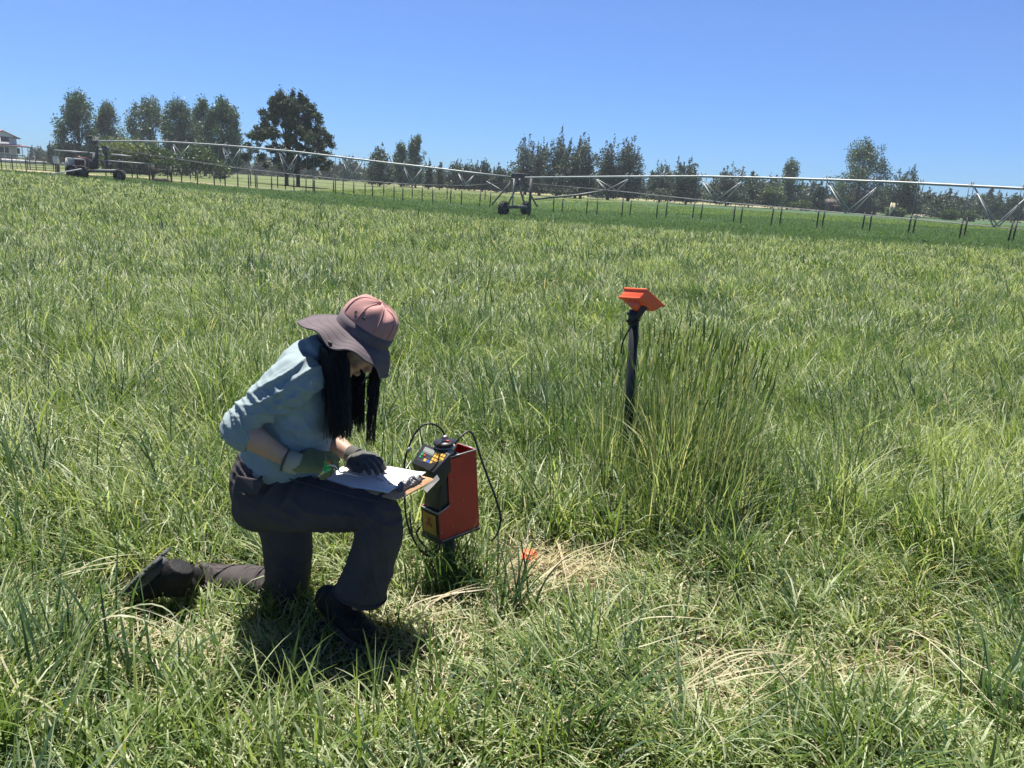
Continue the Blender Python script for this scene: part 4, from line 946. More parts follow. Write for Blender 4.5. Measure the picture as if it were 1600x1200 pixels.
bd.ball(hp(.094, -.064, 0), (.009, .020, .0055), 10, HM).ball(hp(.091, -.075, 0), (.009, .017, .006), 10, HM)           # lips
for s_ in (-1, 1):
    bd.ball(hp(.080, -.001, .030 * s_), (.011, .014, .010), 10, HM)      # closed lowered eyelids
    bd.ball(hp(-.005, -.01, .074 * s_), (.016, .007, .028), 10, HM)      # ears
bd.loft([(hp(-.02, -.02, 0), .052, .052), (at(522, 560, 2.58), .050, .052), (at(505, 575, 2.58), .062, .07)], 18)    # neck
bd.loft([K(428, 775, 2.58, .08, .12), K(430, 735, 2.58, .09, .125), K(448, 690, 2.58, .085, .105), K(464, 640, 2.58, .082, .11), K(482, 595, 2.58, .066, .115), K(494, 566, 2.58, .048, .09)], 24)
SHN, ELN, WRN = (468, 597, 2.455), (372, 668, 2.365), (455, 721, 2.40)
SHF, ELF, WRF = (488, 585, 2.72), (497, 668, 2.76), (553, 714, 2.68)
bd.loft([K(480, 592, 2.52, .05), K(*SHN, .040), K(418, 635, 2.395, .036), K(*ELN, .040)], 16)
bd.loft([K(*ELN, .043), K(395, 684, 2.36, .043, .04), K(425, 703, 2.385, .035, .032), K(*WRN, .026, .022)], 16)
bd.loft([K(484, 592, 2.64, .05), K(*SHF, .040), K(494, 625, 2.745, .036), K(*ELF, .042)], 16)
bd.loft([K(*ELF, .042), K(512, 682, 2.75, .042), K(532, 699, 2.715, .035), K(*WRF, .026, .023)], 16)
KNN, ANN = (596, 806, 2.43), (548, 945, 2.44)
KNF, ANF = (447, 925, 2.70), (292, 902, 2.80)
bd.loft([K(422, 768, 2.50, .07), K(500, 790, 2.46, .06), K(*KNN, .042)], 16); bd.loft([K(*KNN, .042), K(590, 850, 2.43, .042), K(568, 910, 2.44, .04), K(*ANN, .035)], 16)
bd.loft([K(432, 775, 2.66, .085), K(447, 850, 2.69, .06), K(*KNF, .045)], 16); bd.loft([K(*KNF, .045), K(370, 908, 2.74, .045), K(*ANF, .036)], 16)

def hand(mb, wr, pdir, back, thumb_side, curls, spread=.012, k=1.0, thumb=None, fat=1.0):
    """palm and five fingers. wr wrist, pdir towards the fingers, back = outward normal of the back of the hand,
    thumb_side = +1/-1 along cross(back, pdir); curls = bend (radians) of the four fingers at the three joints"""
    pdir = nrm(pdir); back = nrm(back - pdir * (np.asarray(back) @ pdir)); sx = np.cross(back, pdir) * thumb_side
    palm = wr + pdir * .088 * k
    mb.loft([(wr - pdir * .01, .028 * fat, .020 * fat), (wr + pdir * .03 * k, .037 * fat, .019 * fat), (wr + pdir * .065 * k, .042 * fat, .017 * fat), (palm, .040 * fat, .013 * fat)], 16, ref=back)
    L = (.072, .080, .075, .060); tips = []
    for i in range(4):
        o = (1.5 - i) * .0205 * k; p = palm + sx * o - pdir * (.004 + .003 * abs(i - 1.2)); d = nrm(pdir + sx * spread * (1.5 - i) * 4); b = back
        P = [p - d * .02, p]; seg = np.array([.44, .32, .24]) * L[i] * k * 1.12; rad = [.0105 * fat, .0105 * fat]
        for j in range(3):
            a = curls[i][j]; d2 = d * math.cos(a) - b * math.sin(a); b = b * math.cos(a) + d * math.sin(a); d = nrm(d2)
            P.append(P[-1] + d * seg[j]); rad.append((.0100, .0092, .0080)[j] * fat)
        mb.tube(np.array(P), rad, 10); mb.ball(P[-1], rad[-1] * .98, 10)
        for q, rr in zip(P[1:-1], rad[1:-1]): mb.ball(q, rr * 1.04, 10)
        tips.append(P[-1])
    if thumb is None: thumb = (.9, .25, .25)
    t0 = wr + pdir * .028 * k + sx * .028; t1 = t0 + (pdir * .7 + sx * thumb[0] - back * .25) * .034 * k
    t2 = t1 + nrm(pdir * .9 + sx * (thumb[0] - .5 - thumb[1]) - back * thumb[2]) * .034 * k; t3 = t2 + nrm(pdir * 1 + sx * (-.2 - thumb[1]) - back * thumb[2] * 1.6) * .028 * k
    mb.tube(np.array([t0, t1, t2, t3]), [.017 * fat, .0145 * fat, .012 * fat, .0095 * fat], 10); mb.ball(t3, .0095 * fat, 10); mb.ball(t1, .0148 * fat, 10)
    return tips, t3
wrn = at(462, 724, 2.40); wrf = at(556, 713, 2.675)
# near (right) hand: knuckles to the upper right, fingers curled round the pen; far (left) hand flat on the sheet
NH = dict(pdir=at(505, 720, 2.43) - at(462, 724, 2.40), back=np.array([-.15, -.55, .80]), thumb_side=1, curls=[(.25, .45, .35), (.40, .6, .45), (.6, .8, .6), (.8, 1.0, .7)], thumb=(.6, .15, .35))
FH = dict(pdir=at(592, 722, 2.56) - wrf, back=np.array([.10, -.25, .95]), thumb_side=-1, curls=[(.18, .3, .2), (.2, .35, .25), (.25, .4, .3), (.3, .5, .3)], thumb=(.8, .2, .2), spread=.02)
hand(bd, wrn, k=.96, fat=.86, **NH); hand(bd, wrf, k=.96, fat=.86, **FH)
remeshed(bd, 'body', m_skin, per, .0045, 5)

# ---- gloves
def glove(nm, wr, H_, mt, fat):
    g = MB(); hand(g, wr, fat=fat, k=1.0, **H_)
    return g
g = glove('glove', wrn, NH, m_gloveg, 1.16)
gn = remeshed(g, 'glove', m_gloveg, per, .0028, 3, folds([(wrn + nrm(NH['pdir']) * .05, (.05, .05, .05), NH['pdir'], .018, .0016, 1.)]), label='olive green right glove with grey suede fingertips')
pd = nrm(NH['pdir']); bk = nrm(NH['back'])
cf = MB(); c0 = at(446, 719, 2.398); c1 = at(468, 726, 2.405)
cf.loft([(c0, .036, .034), ((c0 + c1) / 2, .039, .036), (c1, .036, .032)], 20, round_ends=False)
remeshed(cf, 'cuff', m_cuffm, gn, .003, 2)
tb = MB().tube([c0 + (q * .0375 * math.cos(a) + w_ * .036 * math.sin(a)) for a in np.linspace(0, 2 * PI, 25) for q, w_ in [(np.cross(nrm(c1 - c0), (0, 1, 0)), np.array([0, 1, 0]))]], .0035, 6)
tb.build('cuff_trim', m_gdark, gn, smooth=True)
# suede patch on thumb and fingers
tp_ = MB(); sx_ = np.cross(bk, pd) * NH['thumb_side']; tq = wrn + pd * .028 + sx_ * .028
g2 = MB(); tips, th_t = hand(g2, wrn, fat=1.16, k=1.0, **NH)
tp_.tube([tq + (pd * .7 + sx_ * .55 - bk * .25) * .02, tq + (pd * .7 + sx_ * .55 - bk * .25) * .036, (tq + th_t) / 2 + sx_ * .012, th_t + (th_t - tq) * .03], [.014, .0185, .0165, .0125], 10)
remeshed(tp_, 'thumb_patch', m_glovep, gn, .003, 3)
g = glove('glove', wrf, FH, m_gdark, 1.16)
gf = remeshed(g, 'glove', m_gdark, per, .0028, 3, label='dark grey left glove resting on the paper')
cfm = MB(); c0 = at(545, 709, 2.69); c1 = at(560, 715, 2.668); cfm.loft([(c0, .034, .032), (c1, .036, .030)], 20, round_ends=False); remeshed(cfm, 'cuff', m_gdark, gf, .003, 2)

# ---- trousers
tr = MB()
tr.loft([K(440, 705, 2.58, .135, .155), K(430, 730, 2.58, .135, .165), K(420, 760, 2.58, .135, .175), K(412, 783, 2.58, .105, .165)], 28)
tr.loft([K(412, 775, 2.50, .112, .105), K(450, 783, 2.48, .108, .10), K(510, 792, 2.455, .088, .088), K(560, 797, 2.44, .072, .078), K(596, 802, 2.425, .070, .074)], 24)
tr.loft([K(600, 803, 2.425, .066, .074), K(594, 830, 2.425, .080, .078), K(583, 870, 2.43, .082, .076), K(571, 905, 2.43, .086, .078), K(561, 931, 2.435, .092, .082)], 24, round_ends=False)
tr.loft([K(432, 785, 2.66, .11, .10), K(447, 830, 2.685, .098, .09), K(450, 880, 2.695, .090, .085), K(449, 918, 2.70, .078, .08), K(446, 932, 2.70, .068, .07)], 24)
tr.loft([K(452, 922, 2.70, .064, .068), K(415, 912, 2.71, .066, .068), K(370, 910, 2.735, .070, .068), K(330, 908, 2.76, .073, .070), K(299, 907, 2.785, .074, .070)], 24, round_ends=False)
kneeback = at(545, 820, 2.40)
tf = folds([(at(590, 815, 2.36), (.09, .12, .07), (1, 0, 1.1), .032, .006, .5), (kneeback, (.12, .14, .06), (1, 0, .9), .03, .0065, 2.), (at(420, 765, 2.42), (.13, .2, .10), (1, 0, -.5), .05, .006, 1.2),
            (at(500, 790, 2.38), (.20, .12, .10), (.25, 0, 1), .055, .0045, 3.), (at(585, 880, 2.36), (.10, .12, .22), (1, .2, .25), .06, .0045, .9), (at(560, 915, 2.36), (.10, .12, .06), (.2, 0, 1), .03, .004, 2.5),
            (at(447, 880, 2.62), (.07, .14, .08), (.3, 0, 1), .045, .005, .3), (at(350, 905, 2.7), (.18, .12, .09), (1, .2, .55), .11, .0045, 1.9), (at(300, 905, 2.74), (.05, .1, .09), (1, .3, .8), .07, .004, 1.), (at(395, 745, 2.48), (.07, .14, .07), (.3, 0, 1), .03, .006, 4.)], 2.0)
trm = remeshed(tr, 'trousers', m_trou, per, .0055, 5, tf)
# cuffs are open: a dark hollow ring just inside, hems and pocket as raised cloth
def hem(px, py, Y, px2, py2, ra, rb, parent, mt):
    a, b = at(px, py, Y), at(px2, py2, Y); t = nrm(b - a); q = np.array([0, 1, 0]) - t * t[1]; q = nrm(q); p = np.cross(t, q)
    L = [a + p * ra * math.cos(k) + q * rb * math.sin(k) for k in np.linspace(0, 2 * PI, 33)]
    MB().tube(L, .0035, 6).build('hem', mt, parent, smooth=True)
hem(563, 927, 2.435, 560, 940, .0935, .084, trm, m_trou); hem(301, 907, 2.782, 290, 907, .0755, .071, trm, m_trou)
pk = MB(); pc = at(392, 752, 2.40)
pk.hexa([at(368, 744, 2.425), at(412, 752, 2.368), at(402, 772, 2.365), at(364, 768, 2.42), at(369, 742, 2.405), at(413, 750, 2.350), at(403, 772, 2.347), at(363, 768, 2.40)])
remeshed(pk, 'pocket_flap', m_trou, trm, .004, 2)
sm_ = MB()
sm_.tube([at(452, 748, 2.375), at(500, 762, 2.37), at(560, 778, 2.358), at(600, 785, 2.352)], .0022, 5).tube([at(596, 800, 2.345), at(590, 850, 2.352), at(577, 900, 2.352), at(571, 932, 2.352)], .002, 5)
sm_.tube([at(515, 771, 2.372), at(512, 815, 2.40)], .002, 5).tube([at(555, 781, 2.363), at(552, 818, 2.39)], .002, 5).tube([at(513, 800, 2.372), at(553, 806, 2.363)], .002, 5)
sm_.build('seam', m_trou, trm, smooth=True)

# ---- sweater
sh = MB()
sh.loft([K(441, 716, 2.58, .146, .168), K(447, 692, 2.58, .152, .168), K(456, 655, 2.58, .146, .168), K(463, 620, 2.58, .126, .168), K(471, 588, 2.58, .102, .165), K(482, 562, 2.58, .078, .14), K(497, 548, 2.58, .058, .085)], 30)
sh.loft([K(475, 580, 2.50, .082, .07), K(462, 592, 2.44, .083, .070), K(440, 608, 2.41, .078, .066), K(411, 631, 2.385, .062, .058), K(384, 654, 2.37, .057, .055), K(373, 667, 2.36, .057, .055), K(379, 679, 2.36, .055, .052), K(393, 686, 2.362, .048, .045)], 22, round_ends=False)
sh.loft([K(482, 580, 2.66, .08, .07), K(488, 592, 2.72, .078, .068), K(492, 630, 2.75, .065, .062), K(495, 665, 2.76, .060, .058), K(504, 680, 2.755, .052, .050)], 22, round_ends=False)
sf = folds([(at(455, 640, 2.42), (.16, .2, .2), (.8, .2, .5), .06, .004, 5.), (at(470, 600, 2.42), (.12, .2, .1), (-.6, 0, .8), .05, .005, 2.9), (at(410, 625, 2.33), (.10, .1, .08), nrm(at(440, 608, 2.4) - at(365, 668, 2.36)), .038, .006, 3.7), (at(365, 660, 2.31), (.09, .10, .09), nrm(at(440, 608, 2.4) - at(365, 668, 2.36)), .030, .0085, .4), (at(365, 668, 2.31), (.07, .09, .07), (1, 0, .35), .026, .007, 2.2),
            (at(420, 615, 2.34), (.12, .10, .08), (-.35, 0, 1), .045, .008, 1.1), (at(440, 640, 2.38), (.07, .07, .07), (.6, 0, 1), .035, .008, 3.), (at(450, 575, 2.42), (.10, .12, .06), (-.4, 0, 1), .035, .006, .7),
            (at(470, 650, 2.42), (.12, .12, .12), (.75, 0, .65), .075, .0075, 1.6), (at(440, 690, 2.42), (.14, .2, .05), (.25, 0, 1), .042, .006, 2.4), (at(495, 675, 2.42), (.08, .15, .06), (.9, 0, -.5), .06, .004, .2),
            (at(400, 690, 2.45), (.05, .15, .05), (.2, 0, 1), .03, .007, 1.2)])
shm = remeshed(sh, 'sweater', m_shirt, per, .0055, 5, sf)
# rolled sleeve end
a, b = at(384, 682, 2.36), at(391, 686, 2.36); t = nrm(at(425, 703, 2.385) - at(388, 684, 2.36)); q = nrm(np.array([0, 1, 0]) - t * t[1]); p = np.cross(t, q); c_ = at(389, 685, 2.36)


# ---- boots
def boot(heel, toe, upv, ank, nm_label=None, Lk=1.0):
    d = nrm(toe - heel); L = np.linalg.norm(toe - heel); u = nrm(upv - d * (upv @ d)); s_ = np.cross(d, u); mb = MB()
    P = lambda x, z: heel + d * x * L + u * z
    mb.loft([(P(-.03, .058), .046, .036), (P(.05, .064), .056, .044), (P(.2, .068), .060, .045), (P(.38, .060), .052, .045), (P(.55, .050), .042, .050), (P(.78, .040), .032, .053), (P(.95, .034), .024, .044), (P(1.0, .030), .016, .034)], 20, ref=s_, round_ends=False)
    q0 = P(.17, .056); mb.loft([(q0, .047, .044), ((q0 + ank) / 2 + u * .01, .052, .044), (ank, .046, .043)], 18, ref=s_)
    mb.loft([(P(.40, .07), .045, .040), (P(.30, .10), .045, .040), ((P(.30, .10) + ank) / 2, .043, .040)], 16, ref=s_)
    bt = remeshed(mb, 'boot', m_boot, per, .005, 4, folds([(P(.5, .08), (.08, .08, .05), d, .022, .0035, .5)]))
    so_ = MB(); n = 26; ring = []
    for i in range(n):
        a = i / n * 2 * PI; x = .535 + .465 * math.cos(a); w_ = (.050 if x > .5 else .042) * math.sin(a) * (1.0 if abs(math.cos(a)) < .8 else 1.05) * (1 + .10 * (x > .62) - .08 * (.3 < x < .5)); ring.append((x, w_))
    so_.rings([[P(x, z) + s_ * w_ for x, w_ in ring] for z in (-.012, .006, .024)])
    sole = so_.build('sole', m_sole, bt)
    lg = MB()
    for x in np.arange(.10, .98, .088):
        if .30 < x < .40: continue
        for sg in (-1, 1): lg.box(P(x, -.016) + s_ * sg * .030, (.050, .016 * 1.0, .014), np.stack([s_, d, u], 1))
    lg.build('tread', m_sole, bt)
    lc = MB()
    for k in range(6):
        z = .085 + k * .016; x = .50 - k * .028
        a = P(x, z) + s_ * .022; b = P(x - .01, z + .01) - s_ * .022; lc.tube([a, (a + b) / 2 + u * .006 + d * .006, b], .0022, 5)
    lc.build('laces', m_gdark, bt, smooth=True)
    return bt
boot(atz(507, 958, .035), atz(580, 1012, .03), np.array([0, 0, 1.]), at(545, 940, 2.44))
# rear boot: toe on the ground, sole facing back and up
toe = atz(200, 926, .055); heel = at(263, 869, toe[1] - .02)
boot(heel, toe, np.array([.75, 0, -.65]) , at(312, 905, 2.79))

# ---- hat
hf = nrm(np.array([math.cos(math.radians(31)), -.05, -math.sin(math.radians(31))])); ha = nrm(np.array([math.sin(math.radians(31)), 0, math.cos(math.radians(31))])); ha = nrm(ha - hf * (ha @ hf)); hsd = np.cross(hf, ha)
HB = at(566, 521, 2.575)
n = 96; ph = np.arange(n) / n * 2 * PI; cph, sph = np.cos(ph), np.sin(ph)          # ph 0 front, +90 camera side
hd = cph[:, None] * hf + sph[:, None] * hsd
def ell(r_f, r_s): return hd * np.sqrt(1 / ((cph / r_f) ** 2 + (sph / r_s) ** 2))[:, None]
fr = np.clip(cph, 0, 1); bk_ = np.clip(-cph, 0, 1); nr = np.clip(sph, 0, 1); fs = np.clip(-sph, 0, 1)
ext = .080 + .020 * bk_ ** 2 - .012 * fr ** 2 - .004 * nr
drop = .095 * fr ** 1.5 - .035 * fr * nr + .075 * nr * bk_ + .010 * nr ** 2 + .045 * fs ** 2 + .062 * bk_ ** 2
wave = .017 * np.sin(3 * ph + .6) + .012 * np.sin(5 * ph + 2.2) + .006 * np.sin(9 * ph + 1)
crown = ell(.100, .091)
R = []
prof = [(1.0, 0.0), (1.0, .020), (.99, .045), (.965, .068), (.90, .090), (.78, .106), (.58, .117), (.32, .123), (.06, .125)]
r_ = np.random.default_rng(2)
for i, (sc, h) in enumerate(prof):
    puck = 1 + .012 * (i > 1) * (np.sin(7 * ph + i * .8) * (i / 8)) + .018 * np.sin(4 * ph + 1.1 * i) * (i > 2)
    R.append(HB + crown * sc * puck[:, None] + ha * h + ha * (.006 * np.sin(6 * ph + i))[:, None] * (i > 3))
hat = thing('tmp', (0, 0, 0), '', ''); bpy.data.objects.remove(hat)
hm = MB(); hm.rings([R[2] * 1, *R[2:]], cap=False) if False else hm.rings(R[1:], cap=True)
hat = hm.build('hat', m_hatp, per, smooth=True, label='dusty pink sun hat with a wide wavy grey brim')
sb = hat.modifiers.new('sub', 'SUBSURF'); sb.levels = 1; sb.render_levels = 1
bn = MB(); bn.rings([HB + crown * 1.012 + ha * z for z in (-.004, .016, .038)] + [HB + crown * .985 + ha * .038], cap=False)
bn.build('hat_band', m_hatg, hat, smooth=True)
BR = []
for t in np.linspace(0, 1, 12):
    BR.append(HB + crown * 1.0 + hd * (ext * t)[:, None] * (1 - .25 * (fr * t)[:, None]) - ha * (drop * t ** 1.35 - wave * t ** 1.2)[:, None])
under = [p - ha * .0035 for p in BR[::-1]]
bb = MB(); bb.rings(BR + under, cap=False); bo = bb.build('brim', m_hatg, hat, smooth=True)
st = MB()
for t in (.30, .55, .80):
    L = HB + crown + hd * (ext * t)[:, None] * (1 - .25 * (fr * t)[:, None]) - ha * (drop * t ** 1.35 - wave * t ** 1.2)[:, None] + ha * .0006
    st.tube(np.concatenate([L, L[:1]]), .0003, 4, cap=False)
st.build('stitching', m_hatg, bo, smooth=True)
ed = MB(); ed.tube(np.concatenate([BR[-1], BR[-1][:1]]) - ha * .0017, .0034, 6, cap=False); ed.build('brim_binding', m_hatg, bo, smooth=True)
# darts, eyelets, chin cord and toggle
dt = MB()
for a in (1.15, 1.9, 2.6, .5):
    i = int(a / (2 * PI) * n) % n; dt.tube([R[k][i] + nrm(R[k][i] - HB) * .0012 for k in range(2, 8)], .0016, 5)
dt.build('crown_seam', m_hatp, hat, smooth=True)
ey = MB()
for a, k in ((1.72, 3), (2.15, 3)):
    i = int(a / (2 * PI) * n) % n; o_ = nrm(hd[i] + ha * .2); M_ = frame(o_)
    ey.rings([R[k][i] + o_ * .002 + (M_[:, 0] * math.cos(q) + M_[:, 1] * math.sin(q))[None] * 0 + np.array([(M_[:, 0] * math.cos(w_) + M_[:, 1] * math.sin(w_)) * rr for w_ in np.arange(12) / 12 * 2 * PI]) for q, rr in ((0, .0065), (0, .0045), (0, .002))])
ey.build('eyelet', m_gdark, hat, smooth=True)
i = int(1.95 / (2 * PI) * n); sn = BR[10][i] + ha * .002
MB().tube([sn, sn + ha * .004], .007, 14).build('snap', m_gdark, bo, smooth=True)

# ---- hair
hr = np.random.default_rng(9); hb_ = MB()
def strand(P, w0, w1, nseg=9):
    P = np.asarray(P); r0 = np.linspace(w0, w1, len(P)); hb_.tube(P, r0, 4, cap=False)
def curtain(n_, top, bot, Yt, Yb, zj, w0=.0020):
    for _ in range(n_):
        u = hr.random(); v = hr.random(); tx = top[0] + (top[1] - top[0]) * u; bx = bot[0] + (bot[1] - bot[0]) * np.clip(u + .12 * hr.normal(), 0, 1)
        Yt_ = Yt[0] + (Yt[1] - Yt[0]) * v; Yb_ = Yb[0] + (Yb[1] - Yb[0]) * np.clip(v + .15 * hr.normal(), 0, 1)
        a = at(tx, top[2] + 4 * hr.normal(), Yt_); b = at(bx, bot[2] + (bot[3] - bot[2]) * (hr.random() ** .75), Yb_)
        root = hp(-.03 + .02 * hr.normal(), -.005, (.05 if Yt_ < 2.58 else -.05))
        m1 = a + (b - a) * .35 + np.array([.008 * math.sin(u * 9) + .004, .004 * math.sin(v * 9), 0]); m2 = a + (b - a) * .7 + np.array([.006 * math.sin(u * 9 + 1.2), 0, 0])
        P0 = np.array([root, a, m1, m2, b]); t = np.linspace(0, 4, 13); Q = []
        for q in t:
            i = min(3, int(q)); f_ = q - i; p0 = P0[max(0, i - 1)]; p1 = P0[i]; p2 = P0[i + 1]; p3 = P0[min(4, i + 2)]
            Q.append(.5 * ((2 * p1) + (p2 - p0) * f_ + (2 * p0 - 5 * p1 + 4 * p2 - p3) * f_ ** 2 + (3 * p1 - p0 - 3 * p2 + p3) * f_ ** 3))
        strand(Q, w0, .0008)
curtain(1100, (499, 540, 548), (514, 549, 600, 688), (2.47, 2.60), (2.44, 2.56), 0)
curtain(480, (530, 566, 575), (543, 570, 590, 676), (2.60, 2.70), (2.58, 2.66), 0)
curtain(170, (576, 590, 568), (572, 586, 600, 700), (2.62, 2.68), (2.58, 2.64), 0)
curtain(50, (498, 536, 550), (502, 552, 580, 696), (2.46, 2.66), (2.42, 2.62), 0, .0011)
for _ in range(0):
    a = at(497 + 34 * hr.random(), 545 + 10 * hr.random(), 2.46 + .1 * hr.random()); g_ = hr.normal(size=3) * .02; strand([a, a + g_ * .6 - [0, 0, .10], a + g_ * 1.4 - [0, 0, .2 + .05 * hr.random()], a + g_ * 2.2 - [0, 0, .26 + .1 * hr.random()]], .0011, .0005)
hair = hb_.build('hair', m_hair, per, smooth=True, label='long straight black hair hanging down beside the face')
hc = MB(); hc.ball(hp(-.018, .015, 0), (.085, .080, .085), 18, HM); hc.ball(hp(-.060, -.05, 0), (.05, .070, .06), 16, HM)
hc.loft([(at(518, 552, 2.54), .034, .08), (at(520, 585, 2.51), .026, .05), (at(528, 618, 2.50), .015, .035), (at(532, 640, 2.49), .006, .02)], 16)
remeshed(hc, 'hair_mass', m_hair, hair, .005, 4, folds([(at(520, 600, 2.45), (.08, .2, .2), (1, .3, .1), .012, .0022, .3)]))
MB().tube([at(577, 586, 2.60), at(570, 592, 2.585), at(566, 600, 2.57), at(569, 596, 2.58), at(574, 590, 2.60)], .0025, 6).build('chin_cord', m_gdark, hat, smooth=True)

# ================================================================== CLIPBOARD, PAPER, PEN
ZB = .562
c1_, c2_, c3_, c4_ = atz(490, 748, ZB), atz(620, 781, ZB), atz(667, 752, ZB), atz(548, 714, ZB)
ux = nrm(c2_ - c1_); uy = nrm(np.cross((0, 0, 1), ux)); o0 = c2_; Lb, Wb = .345, .232
uy = nrm(uy + ux * .06)
BP = lambda x, y, z: o0 - ux * x + uy * y + np.array([0, 0, z])
bdk = MB(); r8 = .02; out = []
for (cx, cy, a0) in ((r8, r8, PI), (Lb - r8, r8, 1.5 * PI), (Lb - r8, Wb - r8, 0), (r8, Wb - r8, .5 * PI)):
    for k in range(5): a = a0 + k / 4 * PI / 2; out.append((cx + r8 * math.cos(a), cy + r8 * math.sin(a)))
board_mat = mat('brown_hardboard', (.50, .30, .16), .6, noise=.15, nscale=60)
clip = bdk.rings([[BP(x, y, z) for x, y in out] for z in (-.004, 0)]).build('clipboard', board_mat, None, label='brown clipboard resting on the raised knee with a stack of white paper', category=None) if False else None
bo_ = MB(); bo_.rings([[BP(x, y, z) for x, y in out] for z in (-.0035, 0)])
cb = bo_.build('clipboard', board_mat); props(cb, 'brown hardboard clipboard holding white paper on the raised knee', 'clipboard')
m_paper = mat('white_paper', (.80, .80, .81), .6)
pg_ = MB(); nx_, ny_ = 26, 18; V = []
for z in (.0, 1.):
    for j in range(ny_ + 1):
        for i in range(nx_ + 1):
            u = i / nx_; v = j / ny_; x = .040 + (Lb - .046) * u; y = .008 + (Wb - .016) * v
            curl = .010 * (1 - u) ** 3 * (1 + math.sin(v * 7 + 1)) * .6 + .005 * max(0, v - .75) * (1 - u) * 6 + .002 * math.sin(u * 9 + v * 4)
            V.append(BP(x + .004 * math.sin(v * 5) * (1 - u), y, .0012 + curl + (.003 if z else 0)))
Q = []; N_ = (nx_ + 1) * (ny_ + 1)
for j in range(ny_):
    for i in range(nx_):
        a = j * (nx_ + 1) + i; Q += [(a, a + 1, a + nx_ + 2, a + nx_ + 1), (a + N_, a + nx_ + 1 + N_, a + nx_ + 2 + N_, a + 1 + N_)]
for i in range(nx_): Q += [(i + N_, i + 1 + N_, i + 1, i), (N_ - 1 - i + N_, N_ - 2 - i + N_, N_ - 2 - i, N_ - 1 - i)]
for j in range(ny_): a = j * (nx_ + 1); b = a + nx_ + 1; Q += [(a, b, b + N_, a + N_), (a + nx_ + N_, b + nx_ + N_, b + nx_, a + nx_)]
pg_.add(V, Q); paper = pg_.build('paper', m_paper, cb, smooth=False)
cbinv = None
ink = MB(); ri = np.random.default_rng(4)
for k, (x0, y0, L_) in enumerate([(.19, .11, .05), (.155, .10, .03), (.20, .135, .03), (.12, .12, .035), (.17, .155, .05), (.10, .09, .02)]):
    pts = [BP(x0 - L_ * t, y0 + .0022 * math.sin(t * 40 + k) + .002 * ri.normal(), .0075) for t in np.linspace(0, 1, 22)]; ink.tube(pts, .0006, 4)
ink.build('pencil_writing', mat('pencil_grey', (.10, .10, .13), .6), cb)
m_clip = mat('crumpled_grey_plastic', (.20, .20, .215), .35, metal=.5, noise=.4, nscale=60, bump=.8, bscale=120)
ck = MB(); rc = np.random.default_rng(8)
for k in range(16):
    ck.ball(BP(.030 + .016 * rc.random(), .075 + .10 * rc.random(), .012 + .010 * rc.random()), (.011 + .010 * rc.random(), .006 + .008 * rc.random(), .006 + .007 * rc.random()), 8, frame(rc.normal(size=3)))
ck.bar(BP(.032, .06, .008), BP(.032, .185, .008), .020, .009)
remeshed(ck, 'clip', m_clip, cb, .0026, 1, lambda co, no: .003 * np.sin(co @ np.array([310, 120, 200.])) * np.sin(co @ np.array([-140, 260, 190.])))
# pen with a beaded end and its thin white string
pe = at(511, 726, 2.372); pen = thing('pencil', pe, 'thin white pencil with a green and orange beaded end held in the green glove', 'pencil')
tipp = BP(.205, .085, .010)
MB().tube([pe, at(523, 728, 2.40), at(532, 738, 2.43), tipp], [.0032, .0028, .0025, .001], 8).build('shaft', mat('pencil_white', (.78, .76, .70), .4), pen, smooth=True)
for dx, dy, c, r_ in ((0, 0, (.05, .45, .10), .009), (3, 6, (.06, .50, .12), .0085), (-3, 5, (.05, .40, .09), .0075), (3, -4, (.75, .16, .03), .007), (0, 9, (.05, .42, .10), .007), (-4, 10, (.6, .62, .58), .006), (-2, -5, (.05, .42, .10), .0055)):
    MB().ball(at(510 + dx, 727 + dy, 2.366), r_, 10).build('bead', mat('bead', c, .3), pen, smooth=True)

# ================================================================== SOIL MOISTURE INSTRUMENT
m_redp = mat('red_painted_metal', (.50, .034, .020), .45, noise=.12, nscale=12, bump=.08, bscale=200)
m_blackp = mat('black_plastic', (.022, .023, .026), .42, noise=.15, nscale=20)
m_silver = mat('brushed_aluminium', (.36, .37, .37), .45, metal=.5, noise=.1, nscale=30)
m_cable = mat('black_cable', (.015, .015, .017), .45)
# box axes: W across the front (towards the lower right in the picture), S back along the side, Z up (slightly tilted)
Bc = at(687, 846, 2.80)                       # lower front right corner (nearest the camera)
Sd = nrm(np.array([.158, .150, 0])); Wd = nrm(np.array([.68, -.73, 0])); Up = nrm(np.array([-.085, .02, 1]))
Wd = nrm(Wd - Up * (Wd @ Up)); Sd = nrm(np.cross(Up, Wd)) * 1.0
if Sd[1] < 0: Sd = -Sd
w_, d_, h_ = .118, .205, .335
J = lambda a, b, c: Bc - Wd * (w_ * a) + Sd * (d_ * b) + Up * (h_ * c)     # a 0..1 from the near side leftwards, b front to back, c up
ins = thing('soil_moisture_gauge', J(.5, .5, 0), 'red and black soil moisture gauge with keypad and looping black cables beside the clipboard', 'gauge')
th = .004
def plate(pts, n_, t=th):
    n_ = nrm(n_) * t; P = np.array(pts); mb = MB(); k = len(P); mb.V.append(np.concatenate([P, P - n_])); mb.n = 2 * k
    return mb, k
